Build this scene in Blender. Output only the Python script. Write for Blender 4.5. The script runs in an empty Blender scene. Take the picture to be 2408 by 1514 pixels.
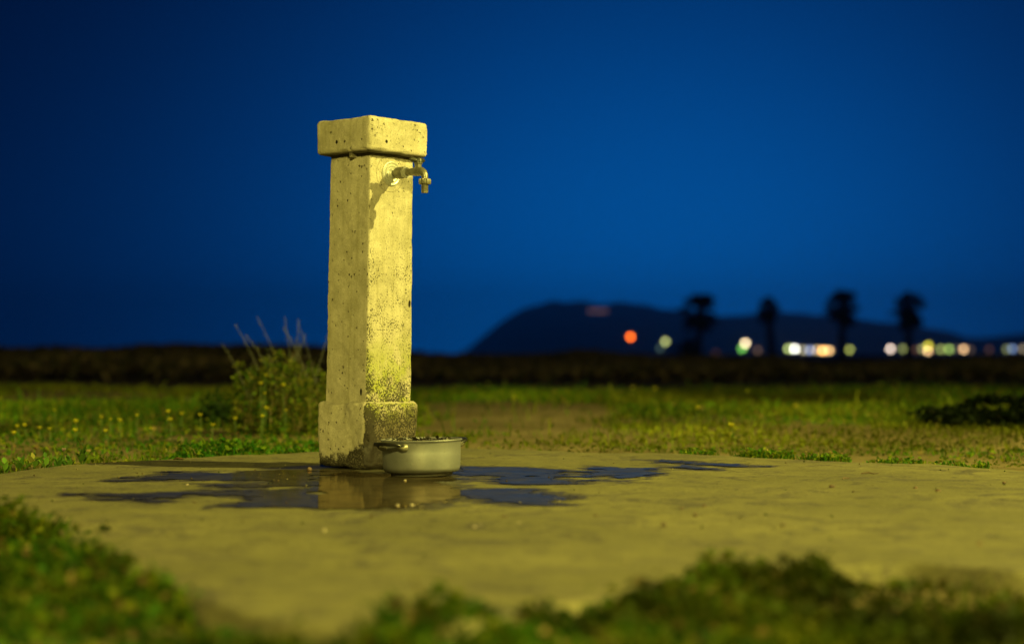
import bpy, math, random
import numpy as np
from mathutils import Vector, Matrix

# ------------------------------------------------------------------ camera
scene = bpy.context.scene
C = scene.collection
W, H, F = 2407.0, 1514.0, 4150.0          # working picture size and focal length in its pixels
CAM_H, HOR = 0.344, 832.0
PITCH = math.atan((HOR - H / 2) / F)
FOCUS = 5.28

cam = bpy.data.cameras.new('camera')
cam_o = bpy.data.objects.new('camera', cam)
C.objects.link(cam_o)
cam.sensor_width = 36.0
cam.lens = 36.0 * F / W
cam.clip_start = 0.05
cam.clip_end = 30000.0
cam_o.location = (0, 0, CAM_H)
cam_o.rotation_euler = (math.pi / 2 + PITCH, 0, 0)
cam.dof.use_dof = True
cam.dof.focus_distance = FOCUS
cam.dof.aperture_fstop = cam.lens / 34.5
cam.dof.aperture_blades = 0
scene.camera = cam_o

# ------------------------------------------------------------------ sky: the last blue of dusk
SUN_AZ = math.radians(5.0)
world = bpy.data.worlds.new('World')
scene.world = world
world.use_nodes = True
wn, wl = world.node_tree.nodes, world.node_tree.links
sky = wn.new('ShaderNodeTexSky')
sky.sky_type = 'NISHITA'
sky.sun_disc = False
sky.sun_elevation = math.radians(-5.0)
sky.sun_rotation = SUN_AZ
sky.air_density = 1.0
sky.dust_density = 0.3
sky.ozone_density = 3.0


def wmath(op, a, b=None, c=None):
    n = wn.new('ShaderNodeMath')
    n.operation = op
    for i, v in enumerate((a, b, c)):
        if v is None:
            continue
        if isinstance(v, (int, float)):
            n.inputs[i].default_value = v
        else:
            wl.new(v, n.inputs[i])
    return n.outputs[0]


tc = wn.new('ShaderNodeTexCoord')
lift = wn.new('ShaderNodeVectorMath')
lift.operation = 'MULTIPLY_ADD'
wl.new(tc.outputs['Generated'], lift.inputs[0])
lift.inputs[1].default_value = (1, 1, 0.85)
lift.inputs[2].default_value = (0, 0, 0.10)
wl.new(lift.outputs[0], sky.inputs['Vector'])
sep = wn.new('ShaderNodeSeparateColor')
wl.new(sky.outputs[0], sep.inputs[0])
lum = wmath('POWER', wmath('MULTIPLY', sep.outputs[1], 30.0), 0.8)
dot = wn.new('ShaderNodeVectorMath')
dot.operation = 'DOT_PRODUCT'
wl.new(tc.outputs['Generated'], dot.inputs[0])
_e = math.radians(3.0)
dot.inputs[1].default_value = (math.sin(SUN_AZ) * math.cos(_e), math.cos(SUN_AZ) * math.cos(_e), math.sin(_e))
ang = wmath('ARCCOSINE', wmath('MINIMUM', dot.outputs['Value'], 1.0))
glow = wmath('EXPONENT', wmath('MULTIPLY', wmath('POWER', wmath('DIVIDE', ang, math.radians(13.9)), 2.0), -1.0))
glow = wmath('ADD', wmath('MULTIPLY', glow, 0.87), 0.13)
amt = wmath('MULTIPLY', lum, glow)
tint = wn.new('ShaderNodeCombineColor')
wl.new(wmath('MULTIPLY', amt, 0.0006), tint.inputs[0])
wl.new(wmath('MULTIPLY', wmath('POWER', amt, 1.15), 0.116), tint.inputs[1])
wl.new(wmath('MULTIPLY', amt, 0.455), tint.inputs[2])
bg = wn['Background']
bg.inputs['Strength'].default_value = 1.0
wl.new(tint.outputs[0], bg.inputs['Color'])

scene.view_settings.view_transform = 'Standard'
scene.view_settings.look = 'None'
scene.view_settings.exposure = 0.0
scene.view_settings.gamma = 1.0
scene.view_settings.use_curve_mapping = False
scene.cycles.use_denoising = True
scene.cycles.sample_clamp_indirect = 4.0

# ------------------------------------------------------------------ helpers
rng = np.random.default_rng(7)
random.seed(7)
_c, _s = math.cos(PITCH), math.sin(PITCH)


def ray(px, py):
    u, v = (px - W / 2) / F, -(py - H / 2) / F
    return np.array([u, _c - v * _s, _s + v * _c])


def gp(px, py, z=0.0):
    """point on the horizontal plane z seen at a picture position"""
    r = ray(px, py)
    t = (z - CAM_H) / r[2]
    return np.array([r[0] * t, r[1] * t, z])


def dp(px, py, d):
    """point at distance d (along y) seen at a picture position"""
    r = ray(px, py)
    t = d / r[1]
    return np.array([r[0] * t, d, CAM_H + r[2] * t])


def hash3(ix, iy, iz, seed):
    h = (ix.astype(np.int64) * 374761393 + iy.astype(np.int64) * 668265263 + iz.astype(np.int64) * 2147483647 + seed * 1274126177) & 0xFFFFFFFF
    h = ((h ^ (h >> 13)) * 1274126177) & 0xFFFFFFFF
    h = ((h ^ (h >> 16)) * 2246822519) & 0xFFFFFFFF
    return ((h ^ (h >> 15)) & 0xFFFFFF) / float(0xFFFFFF) * 2 - 1


def vnoise(p, seed=0):
    p = np.asarray(p, float)
    if p.shape[1] == 2:
        p = np.column_stack([p, np.zeros(len(p))])
    i = np.floor(p)
    f = p - i
    f = f * f * (3 - 2 * f)
    r = 0
    for dx in (0, 1):
        for dy in (0, 1):
            for dz in (0, 1):
                w = (f[:, 0] if dx else 1 - f[:, 0]) * (f[:, 1] if dy else 1 - f[:, 1]) * (f[:, 2] if dz else 1 - f[:, 2])
                r = r + w * hash3(i[:, 0] + dx, i[:, 1] + dy, i[:, 2] + dz, seed)
    return r


def fbm(p, seed=0, octaves=4):
    p = np.asarray(p, float)
    a, r = 1.0, 0
    for k in range(octaves):
        r = r + a * vnoise(p * 2.0 ** k + 17.3 * k, seed + k)
        a *= 0.5
    return r


def link(o, parent=None):
    C.objects.link(o)
    if parent is not None:
        o.parent = parent
    return o


def tag(o, label=None, cat=None, group=None, kind=None):
    for k, v in (('label', label), ('category', cat), ('group', group), ('kind', kind)):
        if v:
            o[k] = v
    return o


def empty(name, loc=(0, 0, 0), rot=(0, 0, 0)):
    o = bpy.data.objects.new(name, None)
    o.empty_display_size = 0.05
    o.location = loc
    o.rotation_euler = rot
    return link(o)


def npmesh(name, verts, faces, mat=None, parent=None, smooth=False, col=None, attrs=None):
    """faces: list of index arrays (n,3) or (n,4)"""
    me = bpy.data.meshes.new(name)
    verts = np.asarray(verts, np.float32)
    if isinstance(faces, np.ndarray):
        faces = [faces]
    faces = [np.asarray(f, np.int32) for f in faces if len(f)]
    me.vertices.add(len(verts))
    me.vertices.foreach_set('co', verts.ravel())
    loops = np.concatenate([f.ravel() for f in faces])
    sizes = np.concatenate([np.full(len(f), f.shape[1], np.int32) for f in faces])
    starts = np.concatenate([[0], np.cumsum(sizes)[:-1]]).astype(np.int32)
    me.loops.add(len(loops))
    me.loops.foreach_set('vertex_index', loops)
    me.polygons.add(len(sizes))
    me.polygons.foreach_set('loop_start', starts)
    try:
        me.polygons.foreach_set('loop_total', sizes)
    except Exception:
        pass
    me.update(calc_edges=True)
    me.validate()
    if smooth:
        me.polygons.foreach_set('use_smooth', np.ones(len(me.polygons), bool))
    if col is not None:
        a = me.color_attributes.new('tone', 'FLOAT_COLOR', 'POINT')
        c4 = np.ones((len(verts), 4), np.float32)
        c4[:, :3] = col
        a.data.foreach_set('color', c4.ravel())
    for k, v in (attrs or {}).items():
        a = me.attributes.new(k, 'FLOAT', 'POINT')
        a.data.foreach_set('value', np.asarray(v, np.float32))
    if mat is not None:
        me.materials.append(mat)
    o = bpy.data.objects.new(name, me)
    return link(o, parent)


class MB:
    """collects shapes into one mesh"""

    def __init__(self):
        self.v, self.f4, self.f3, self.n = [], [], [], 0

    def add(self, v, f4=None, f3=None):
        v = np.asarray(v, float)
        if f4 is not None and len(f4):
            self.f4.append(np.asarray(f4, int) + self.n)
        if f3 is not None and len(f3):
            self.f3.append(np.asarray(f3, int) + self.n)
        self.v.append(v)
        self.n += len(v)

    def box(self, lo, hi):
        x0, y0, z0 = lo
        x1, y1, z1 = hi
        v = [(x0, y0, z0), (x1, y0, z0), (x1, y1, z0), (x0, y1, z0), (x0, y0, z1), (x1, y0, z1), (x1, y1, z1), (x0, y1, z1)]
        self.add(v, [(0, 3, 2, 1), (4, 5, 6, 7), (0, 1, 5, 4), (1, 2, 6, 5), (2, 3, 7, 6), (3, 0, 4, 7)])

    def tube(self, pts, rad, n=12, cap=True, squash=1.0):
        pts = np.asarray(pts, float)
        m = len(pts)
        rad = np.broadcast_to(np.asarray(rad, float), (m,))
        t = np.gradient(pts, axis=0)
        t /= np.linalg.norm(t, axis=1)[:, None] + 1e-12
        ref = np.array([0, 0, 1.0])
        if abs(t[:, 2]).max() > 0.9 and abs(t[:, 2]).min() > 0.9:
            ref = np.array([1.0, 0, 0])
        elif abs(t[:, 2]).max() > 0.9:
            ref = np.array([0.1, 1.0, 0])
        a = np.cross(t, ref)
        a /= np.linalg.norm(a, axis=1)[:, None] + 1e-12
        b = np.cross(a, t)
        th = np.linspace(0, 2 * math.pi, n, endpoint=False)
        v = (pts[:, None, :] + rad[:, None, None] * (np.cos(th)[None, :, None] * a[:, None, :] + squash * np.sin(th)[None, :, None] * b[:, None, :])).reshape(-1, 3)
        f = [(i * n + j, i * n + (j + 1) % n, (i + 1) * n + (j + 1) % n, (i + 1) * n + j) for i in range(m - 1) for j in range(n)]
        f3 = []
        if cap:
            v = np.vstack([v, pts[0], pts[-1]])
            k = m * n
            f3 = [(k, (j + 1) % n, j) for j in range(n)] + [(k + 1, (m - 1) * n + j, (m - 1) * n + (j + 1) % n) for j in range(n)]
        self.add(v, f, f3)

    def lathe(self, prof, n=48, axis='z', at=(0, 0, 0), ripple=None):
        prof = np.asarray(prof, float)
        m = len(prof)
        th = np.linspace(0, 2 * math.pi, n, endpoint=False)
        r = prof[:, 0][:, None] * np.ones(n)[None]
        if ripple is not None:
            r = r * ripple(th, prof)
        z = prof[:, 1][:, None] * np.ones(n)[None]
        x, y = r * np.cos(th), r * np.sin(th)
        if axis == 'z':
            v = np.stack([x, y, z], -1)
        else:
            v = np.stack([z, x, y], -1)
        v = v.reshape(-1, 3) + np.asarray(at)
        f = [(i * n + j, i * n + (j + 1) % n, (i + 1) * n + (j + 1) % n, (i + 1) * n + j) for i in range(m - 1) for j in range(n)]
        self.add(v, f)

    def build(self, name, mat, parent=None, smooth=False):
        fs = []
        if self.f4:
            fs.append(np.vstack(self.f4))
        if self.f3:
            fs.append(np.vstack(self.f3))
        o = npmesh(name, np.vstack(self.v), fs, mat, parent, smooth)
        if smooth:
            o.data.set_sharp_from_angle(angle=math.radians(42))
        return o


def rounded_box(half, rad, step, center):
    """dense box with rounded edges: vertices, quads, outward normals"""
    half = np.asarray(half, float)
    vs, fs, n0 = [], [], 0
    for ax in range(3):
        u, v = [(1, 2), (2, 0), (0, 1)][ax]
        for s in (-1, 1):
            def ticks(h):
                k = max(2, int(round(2 * (h - rad) / step)))
                m = np.linspace(-(h - rad), h - rad, k + 1)
                e = rad * np.tan(np.linspace(0, math.pi / 4, 5))[1:]
                return np.concatenate([-(h - rad) - e[::-1], m, (h - rad) + e])
            a, b = ticks(half[u]), ticks(half[v])
            A, B = np.meshgrid(a, b, indexing='ij')
            p = np.zeros(A.shape + (3,))
            p[..., u], p[..., v], p[..., ax] = A, B, s * half[ax]
            na, nb = len(a), len(b)
            idx = np.arange(na * nb).reshape(na, nb)
            q = np.stack([idx[:-1, :-1], idx[1:, :-1], idx[1:, 1:], idx[:-1, 1:]], -1).reshape(-1, 4)
            if s < 0:
                q = q[:, ::-1]
            vs.append(p.reshape(-1, 3))
            fs.append(q + n0)
            n0 += na * nb
    p = np.vstack(vs)
    inner = np.clip(p, -(half - rad), half - rad)
    d = p - inner
    nrm = d / (np.linalg.norm(d, axis=1)[:, None] + 1e-12)
    p = inner + rad * nrm
    q = np.vstack(fs)
    key = np.round(p * 1e6).astype(np.int64)
    _, first, inv = np.unique(key, axis=0, return_index=True, return_inverse=True)
    inv = inv.ravel()
    p, nrm, q = p[first], nrm[first], inv[q]
    return p + np.asarray(center), q, nrm


# ------------------------------------------------------------------ materials
class Nodes:
    def __init__(self, name):
        self.m = bpy.data.materials.new(name)
        self.m.use_nodes = True
        self.t = self.m.node_tree
        self.n, self.l = self.t.nodes, self.t.links
        self.bsdf = self.n['Principled BSDF']
        self.tc = self.n.new('ShaderNodeTexCoord')

    def _set(self, sock, v):
        if isinstance(v, bpy.types.NodeSocket):
            self.l.new(v, sock)
        elif isinstance(v, (tuple, list)) and sock.type == 'RGBA' and len(v) == 3:
            sock.default_value = (*v, 1)
        else:
            sock.default_value = v

    def math(self, op, a, b=None, clamp=False):
        n = self.n.new('ShaderNodeMath')
        n.operation = op
        n.use_clamp = clamp
        self._set(n.inputs[0], a)
        if b is not None:
            self._set(n.inputs[1], b)
        return n.outputs[0]

    def mul(self, a, b): return self.math('MULTIPLY', a, b)
    def addm(self, a, b): return self.math('ADD', a, b)

    def ramp(self, x, a, b, lo=0.0, hi=1.0):
        n = self.n.new('ShaderNodeMapRange')
        n.interpolation_type = 'SMOOTHSTEP'
        self._set(n.inputs['Value'], x)
        for k, v in (('From Min', a), ('From Max', b), ('To Min', lo), ('To Max', hi)):
            self._set(n.inputs[k], v)
        return n.outputs[0]

    def mix(self, f, a, b, mode='MIX'):
        n = self.n.new('ShaderNodeMix')
        n.data_type = 'RGBA'
        n.blend_type = mode
        self._set(n.inputs[0], f)
        self._set(n.inputs[6], a)
        self._set(n.inputs[7], b)
        return n.outputs[2]

    def obj(self): return self.tc.outputs['Object']

    def scale(self, v, s):
        n = self.n.new('ShaderNodeVectorMath')
        n.operation = 'MULTIPLY'
        self._set(n.inputs[0], v)
        n.inputs[1].default_value = s
        return n.outputs[0]

    def noise(self, scale, detail=4, rough=0.55, vec=None, dist=0.0):
        n = self.n.new('ShaderNodeTexNoise')
        n.inputs['Scale'].default_value = scale
        n.inputs['Detail'].default_value = detail
        n.inputs['Roughness'].default_value = rough
        n.inputs['Distortion'].default_value = dist
        self.l.new(vec or self.obj(), n.inputs['Vector'])
        return n.outputs[0]

    def voronoi(self, scale, feature='F1', vec=None, out='Distance', rnd=1.0):
        n = self.n.new('ShaderNodeTexVoronoi')
        n.feature = feature
        n.inputs['Scale'].default_value = scale
        n.inputs['Randomness'].default_value = rnd
        self.l.new(vec or self.obj(), n.inputs['Vector'])
        return n.outputs[out]

    def xyz(self, v):
        n = self.n.new('ShaderNodeSeparateXYZ')
        self._set(n.inputs[0], v)
        return n.outputs

    def attr(self, name, out='Fac'):
        n = self.n.new('ShaderNodeAttribute')
        n.attribute_name = name
        return n.outputs[out]

    def spot(self, pts, r, soft=0.3, stretch=(1, 1, 1)):
        """1 inside little balls round the given object-space points"""
        acc = None
        for p in pts:
            n = self.n.new('ShaderNodeVectorMath')
            n.operation = 'SUBTRACT'
            self._set(n.inputs[0], self.obj())
            n.inputs[1].default_value = p
            s = self.scale(n.outputs[0], stretch)
            k = self.n.new('ShaderNodeVectorMath')
            k.operation = 'LENGTH'
            self._set(k.inputs[0], s)
            f = self.ramp(k.outputs['Value'], r * (1 - soft), r, 1.0, 0.0)
            acc = f if acc is None else self.math('MAXIMUM', acc, f)
        return acc

    def bump(self, h, strength=0.4, dist=0.004):
        n = self.n.new('ShaderNodeBump')
        n.inputs['Strength'].default_value = strength
        n.inputs['Distance'].default_value = dist
        self._set(n.inputs['Height'], h)
        self.l.new(n.outputs[0], self.bsdf.inputs['Normal'])

    def done(self, color=None, rough=None, metallic=None, **kw):
        b = self.bsdf.inputs
        if color is not None:
            self._set(b['Base Color'], color)
        if rough is not None:
            self._set(b['Roughness'], rough)
        if metallic is not None:
            self._set(b['Metallic'], metallic)
        for k, v in kw.items():
            self._set(b[k.replace('_', ' ')], v)
        return self.m


def mat_concrete():
    """weathered cast concrete of the fountain: pores, black lichen, moss low on the tap side"""
    m = Nodes('weathered_concrete')
    o = m.xyz(m.obj())
    nz = m.xyz(m.tc.outputs['Normal'])
    right = m.ramp(nz[0], 0.35, 0.75)                       # the face that carries the tap
    z = o[2]
    big = m.noise(7, 4, 0.6)
    mid = m.noise(28, 5, 0.62)
    col = m.mix(m.ramp(m.noise(10, 6, 0.68), 0.36, 0.64), (0.52, 0.485, 0.40), (0.37, 0.345, 0.265))
    col = m.mix(m.ramp(mid, 0.42, 0.72, 0, 0.55), col, (0.59, 0.55, 0.48))
    streak = m.noise(1.0, 4, 0.6, m.scale(m.obj(), (42, 42, 2.2)))
    col = m.mix(m.ramp(streak, 0.46, 0.74, 0, 0.65), col, (0.30, 0.28, 0.17))
    fine = m.noise(260, 3, 0.7)
    col = m.mix(m.ramp(fine, 0.50, 0.68, 0, 0.5), col, (0.22, 0.195, 0.14))
    col = m.mix(m.ramp(m.noise(150, 3, 0.7), 0.58, 0.70, 0, 0.6), col, (0.66, 0.63, 0.52))
    # pale efflorescence drips
    drip = m.noise(1.0, 5, 0.65, m.scale(m.obj(), (90, 90, 16)))
    col = m.mix(m.mul(m.ramp(drip, 0.64, 0.70, 0, 0.7), m.ramp(z, 0.90, 0.97)), col, (0.68, 0.67, 0.58))
    # rough pores
    wob = m.n.new('ShaderNodeVectorMath')
    wob.operation = 'MULTIPLY_ADD'
    wn_n = m.n.new('ShaderNodeTexNoise')
    wn_n.inputs['Scale'].default_value = 120
    m.l.new(m.obj(), wn_n.inputs['Vector'])
    m.l.new(wn_n.outputs['Color'], wob.inputs[0])
    wob.inputs[1].default_value = (0.011, 0.011, 0.011)
    m.l.new(m.obj(), wob.inputs[2])
    wv = wob.outputs[0]
    pd = m.voronoi(85, vec=wv)
    pr = m.xyz(m.voronoi(85, out='Color', vec=wv))
    pore = m.mul(m.ramp(pd, m.mul(pr[1], 0.2), m.addm(0.12, m.mul(pr[1], 0.30)), 1, 0), m.ramp(pr[0], 0.70, 0.95))
    pd2 = m.voronoi(34, vec=wv)
    pr2 = m.xyz(m.voronoi(34, out='Color', vec=wv))
    pore2 = m.mul(m.ramp(pd2, m.mul(pr2[0], 0.10), m.addm(0.08, m.mul(pr2[0], 0.22)), 1, 0), m.ramp(pr2[1], 0.80, 0.95))
    pore = m.math('MAXIMUM', pore, pore2)
    # black lichen specks, thick low down on the tap side and round the front edge
    dens = m.addm(m.mul(m.ramp(z, 0.08, 1.0, 0.29, 0.11), right), 0.085)
    dens = m.addm(dens, m.mul(m.mul(m.ramp(z, 0.08, 0.36, 0.20, 0.0), right), 1.0))
    edge = m.mul(m.ramp(o[0], 0.055, 0.10), m.mul(m.ramp(o[1], -0.055, -0.09), m.ramp(z, 0.10, 0.62, 0.17, 0.03)))
    dens = m.addm(dens, edge)
    patch = m.noise(13, 4, 0.6)
    dens = m.mul(dens, m.ramp(patch, 0.30, 0.62, 0.65, 1.12))
    sp = m.noise(185, 4, 0.72)
    thr = m.math('SUBTRACT', 0.73, m.mul(dens, 0.62))
    speck = m.ramp(sp, thr, m.addm(thr, m.ramp(big, 0.4, 0.6, 0.03, 0.13)))
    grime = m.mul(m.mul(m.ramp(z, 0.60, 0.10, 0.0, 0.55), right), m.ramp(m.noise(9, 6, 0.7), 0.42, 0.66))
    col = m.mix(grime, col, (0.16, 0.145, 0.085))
    # moss
    mossn = m.noise(18, 5, 0.65)
    moss = m.mul(m.mul(m.ramp(z, 0.46, 0.22), m.ramp(z, 0.08, 0.17)), m.mul(right, m.ramp(mossn, 0.36, 0.58)))
    col = m.mix(m.mul(moss, 0.85), col, m.mix(m.ramp(fine, 0.35, 0.65), (0.24, 0.30, 0.03), (0.42, 0.46, 0.06)))
    # grey brown crust on the plinth under the tap
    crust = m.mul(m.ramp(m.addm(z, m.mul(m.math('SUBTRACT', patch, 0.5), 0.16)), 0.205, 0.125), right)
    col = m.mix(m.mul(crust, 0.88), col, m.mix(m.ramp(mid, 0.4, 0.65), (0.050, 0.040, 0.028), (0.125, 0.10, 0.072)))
    # wet black foot
    corner = m.ramp(o[1], 0.04, -0.115, 0.0, 0.022)
    cx = m.ramp(o[0], -0.02, 0.115, 0.0, 0.046)
    footn = m.mul(m.math('SUBTRACT', m.noise(48, 5, 0.72), 0.5), 0.085)
    foot = m.ramp(m.math('SUBTRACT', m.addm(z, footn), m.addm(corner, cx)), 0.004, 0.020, 1, 0)
    foot = m.mul(foot, m.ramp(sp, 0.34, 0.50, 0.45, 1.0))
    # joint dirt below the cap
    joint = m.mul(m.ramp(m.addm(z, m.mul(m.math('SUBTRACT', mid, 0.5), 0.02)), 0.936, 0.945), m.ramp(z, 0.958, 0.950))
    holes = m.spot([(-0.025, -0.122, 0.985), (0.122, -0.055, 0.982)], 0.0062, 0.35)
    holes = m.math('MAXIMUM', holes, m.spot([(0.068, -0.092, 0.232), (0.092, 0.080, 0.500)], 0.0095, 0.3, (1.8, 1.8, 0.8)))
    col = m.mix(m.mul(pore, 0.85), col, (0.055, 0.045, 0.03))
    col = m.mix(m.mul(speck, 0.93), col, (0.022, 0.019, 0.014))
    col = m.mix(m.mul(foot, 0.95), col, (0.016, 0.013, 0.010))
    col = m.mix(m.mul(joint, 0.8), col, (0.035, 0.03, 0.02))
    col = m.mix(holes, col, (0.012, 0.01, 0.008))
    # ring mark round the tap
    ry, rz = m.math('SUBTRACT', o[1], -0.008), m.math('SUBTRACT', z, 0.890)
    rr = m.math('SQRT', m.addm(m.mul(ry, ry), m.mul(rz, rz)))
    ring = m.mul(m.ramp(m.math('ABSOLUTE', m.math('SUBTRACT', rr, 0.055)), 0.0006, 0.0022, 1, 0), right)
    col = m.mix(m.mul(ring, 0.3), col, (0.17, 0.14, 0.07))
    h = m.addm(m.mul(mid, 0.5), m.mul(fine, 0.35))
    h = m.math('SUBTRACT', h, m.mul(pore, 0.9))
    h = m.math('SUBTRACT', h, m.mul(holes, 3.0))
    h = m.math('SUBTRACT', h, m.mul(ring, 0.3))
    m.bump(h, 0.9, 0.0045)
    rough = m.addm(0.82, m.mul(foot, -0.4))
    return m.done(col, rough, Specular_IOR_Level=0.3)


def mat_slab():
    m = Nodes('slab_concrete')
    wet = m.attr('wet')
    big = m.noise(1.6, 5, 0.6)
    mid = m.noise(9, 5, 0.6)
    fine = m.noise(120, 4, 0.7)
    col = m.mix(m.ramp(big, 0.35, 0.66), (0.126, 0.121, 0.057), (0.188, 0.178, 0.082))
    col = m.mix(m.ramp(mid, 0.46, 0.70, 0, 0.55), col, (0.098, 0.092, 0.062))
    stain = m.noise(6.5, 7, 0.72, None, 1.2)
    col = m.mix(m.ramp(stain, 0.50, 0.63, 0, 0.9), col, (0.070, 0.064, 0.055))
    col = m.mix(m.ramp(fine, 0.50, 0.70, 0, 0.65), col, (0.29, 0.27, 0.14))
    blot = m.noise(19, 6, 0.75, m.scale(m.obj(), (0.6, 1.0, 1.0)), 0.6)
    col = m.mix(m.ramp(blot, 0.57, 0.66, 0, 0.95), col, (0.055, 0.050, 0.045))
    cr = m.noise(3.1, 4, 0.6, None, 1.5)
    crack = m.mul(m.ramp(m.math('ABSOLUTE', m.math('SUBTRACT', cr, 0.5)), 0.0, 0.006, 1, 0), m.ramp(big, 0.5, 0.6))
    col = m.mix(m.mul(crack, 0.6), col, (0.07, 0.06, 0.05))
    pd = m.voronoi(42)
    pr = m.xyz(m.voronoi(42, out='Color'))
    pit = m.mul(m.ramp(pd, 0.08, 0.2, 1, 0), m.ramp(pr[0], 0.90, 0.93))
    col = m.mix(m.mul(pit, 0.7), col, (0.06, 0.05, 0.04))
    wn_ = m.addm(wet, m.mul(m.math('SUBTRACT', m.noise(35, 5, 0.7), 0.5), 0.5))
    w = m.ramp(wn_, 0.35, 0.65)
    col = m.mix(w, col, m.mix(0.66, col, (0.032, 0.028, 0.024)))
    h = m.addm(m.mul(mid, 0.8), m.mul(fine, 0.35))
    h = m.math('SUBTRACT', h, m.addm(pit, crack))
    m.bump(h, 0.9, 0.005)
    return m.done(col, m.addm(0.85, m.mul(w, -0.42)), Specular_IOR_Level=0.35)


def mat_water():
    """thin dirty water film on concrete"""
    m = Nodes('still_water')
    n = m.noise(26, 4, 0.55)
    m.bump(n, 0.06, 0.002)
    m.done(m.mix(m.ramp(m.noise(14, 4, 0.6), 0.35, 0.65), (0.040, 0.034, 0.026), (0.065, 0.056, 0.040)), 0.55, Specular_IOR_Level=0.0)
    gl = m.n.new('ShaderNodeBsdfGlossy')
    gl.inputs['Color'].default_value = (0.78, 0.64, 0.42, 1)
    gl.inputs['Roughness'].default_value = 0.07
    fr_ = m.n.new('ShaderNodeFresnel')
    fr_.inputs['IOR'].default_value = 1.33
    nb = m.bsdf.inputs['Normal'].links[0].from_socket
    m.l.new(nb, gl.inputs['Normal'])
    m.l.new(nb, fr_.inputs['Normal'])
    mx = m.n.new('ShaderNodeMixShader')
    m.l.new(m.mul(fr_.outputs[0], m.ramp(m.noise(9, 5, 0.6), 0.35, 0.62, 0.55, 0.85)), mx.inputs[0])
    m.l.new(m.bsdf.outputs[0], mx.inputs[1])
    m.l.new(gl.outputs[0], mx.inputs[2])
    m.l.new(mx.outputs[0], m.n['Material Output'].inputs[0])
    return m.m


def mat_earth():
    m = Nodes('earth')
    o = m.xyz(m.obj())
    a = m.noise(0.9, 6, 0.6)
    b = m.noise(9, 5, 0.65)
    col = m.mix(m.ramp(a, 0.38, 0.64), (0.150, 0.120, 0.062), (0.225, 0.185, 0.105))
    col = m.mix(m.ramp(b, 0.45, 0.68, 0, 0.7), col, (0.075, 0.07, 0.028))
    # earth turns darker beyond the grass
    y = m.addm(o[1], m.mul(m.math('SUBTRACT', m.noise(0.5, 4, 0.6), 0.5), 5.0))
    far = m.ramp(y, 16.0, 20.0)
    col = m.mix(far, col, m.mix(m.ramp(b, 0.4, 0.65), (0.070, 0.056, 0.042), (0.036, 0.030, 0.023)))
    m.bump(m.addm(a, b), 0.8, 0.02)
    return m.done(col, 0.95, Specular_IOR_Level=0.1)


def mat_leaf(name='foliage', trans=0.25, rough=0.6):
    m = Nodes(name)
    c = m.attr('tone', 'Color')
    out = m.n['Material Output']
    tr = m.n.new('ShaderNodeBsdfTranslucent')
    m.l.new(c, tr.inputs[0])
    mx = m.n.new('ShaderNodeMixShader')
    mx.inputs[0].default_value = trans
    m.done(c, rough, Specular_IOR_Level=0.10)
    m.l.new(m.bsdf.outputs[0], mx.inputs[1])
    m.l.new(tr.outputs[0], mx.inputs[2])
    m.l.new(mx.outputs[0], out.inputs[0])
    return m.m


def mat_plain(name, a, b, scale=20, rough=0.6, metallic=0.0, bump=0.0, **kw):
    m = Nodes(name)
    n = m.noise(scale, 5, 0.6)
    if bump:
        m.bump(n, bump, 0.004)
    return m.done(m.mix(m.ramp(n, 0.38, 0.65), a, b), rough, metallic, **kw)


def mat_pot():
    m = Nodes('worn_aluminium')
    n = m.noise(12, 5, 0.6)
    st = m.noise(1.0, 4, 0.6, m.scale(m.obj(), (6, 6, 160)))
    z = m.xyz(m.obj())[2]
    col = m.mix(m.ramp(n, 0.38, 0.66), (0.40, 0.42, 0.46), (0.31, 0.33, 0.36))
    col = m.mix(m.ramp(m.noise(70, 5, 0.7), 0.60, 0.74, 0, 0.6), col, (0.16, 0.15, 0.12))
    grime = m.ramp(m.addm(z, m.mul(m.math('SUBTRACT', n, 0.5), 0.03)), 0.006, 0.026, 1, 0)
    col = m.mix(m.mul(grime, 0.72), col, (0.11, 0.10, 0.07))
    m.bump(m.addm(m.mul(st, 0.5), n), 0.12, 0.001)
    return m.done(col, m.ramp(n, 0.3, 0.7, 0.42, 0.56), 0.72)


def mat_brass(name, a, b):
    m = Nodes(name)
    n = m.noise(60, 5, 0.65)
    col = m.mix(m.ramp(n, 0.40, 0.66), a, b)
    m.bump(n, 0.2, 0.0008)
    return m.done(col, m.ramp(n, 0.3, 0.7, 0.36, 0.55), 0.55)


def mat_emit(name, col, strength):
    m = Nodes(name)
    fl = m.noise(1.5, 2, 0.5)
    m.done((0.02, 0.02, 0.02), 0.4)
    m.l.new(m.mix(m.ramp(fl, 0.3, 0.7, 0, 0.15), col, tuple(min(1, c * 1.1 + 0.05) for c in col)), m.bsdf.inputs['Emission Color'])
    m.bsdf.inputs['Emission Strength'].default_value = strength
    return m.m


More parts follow.
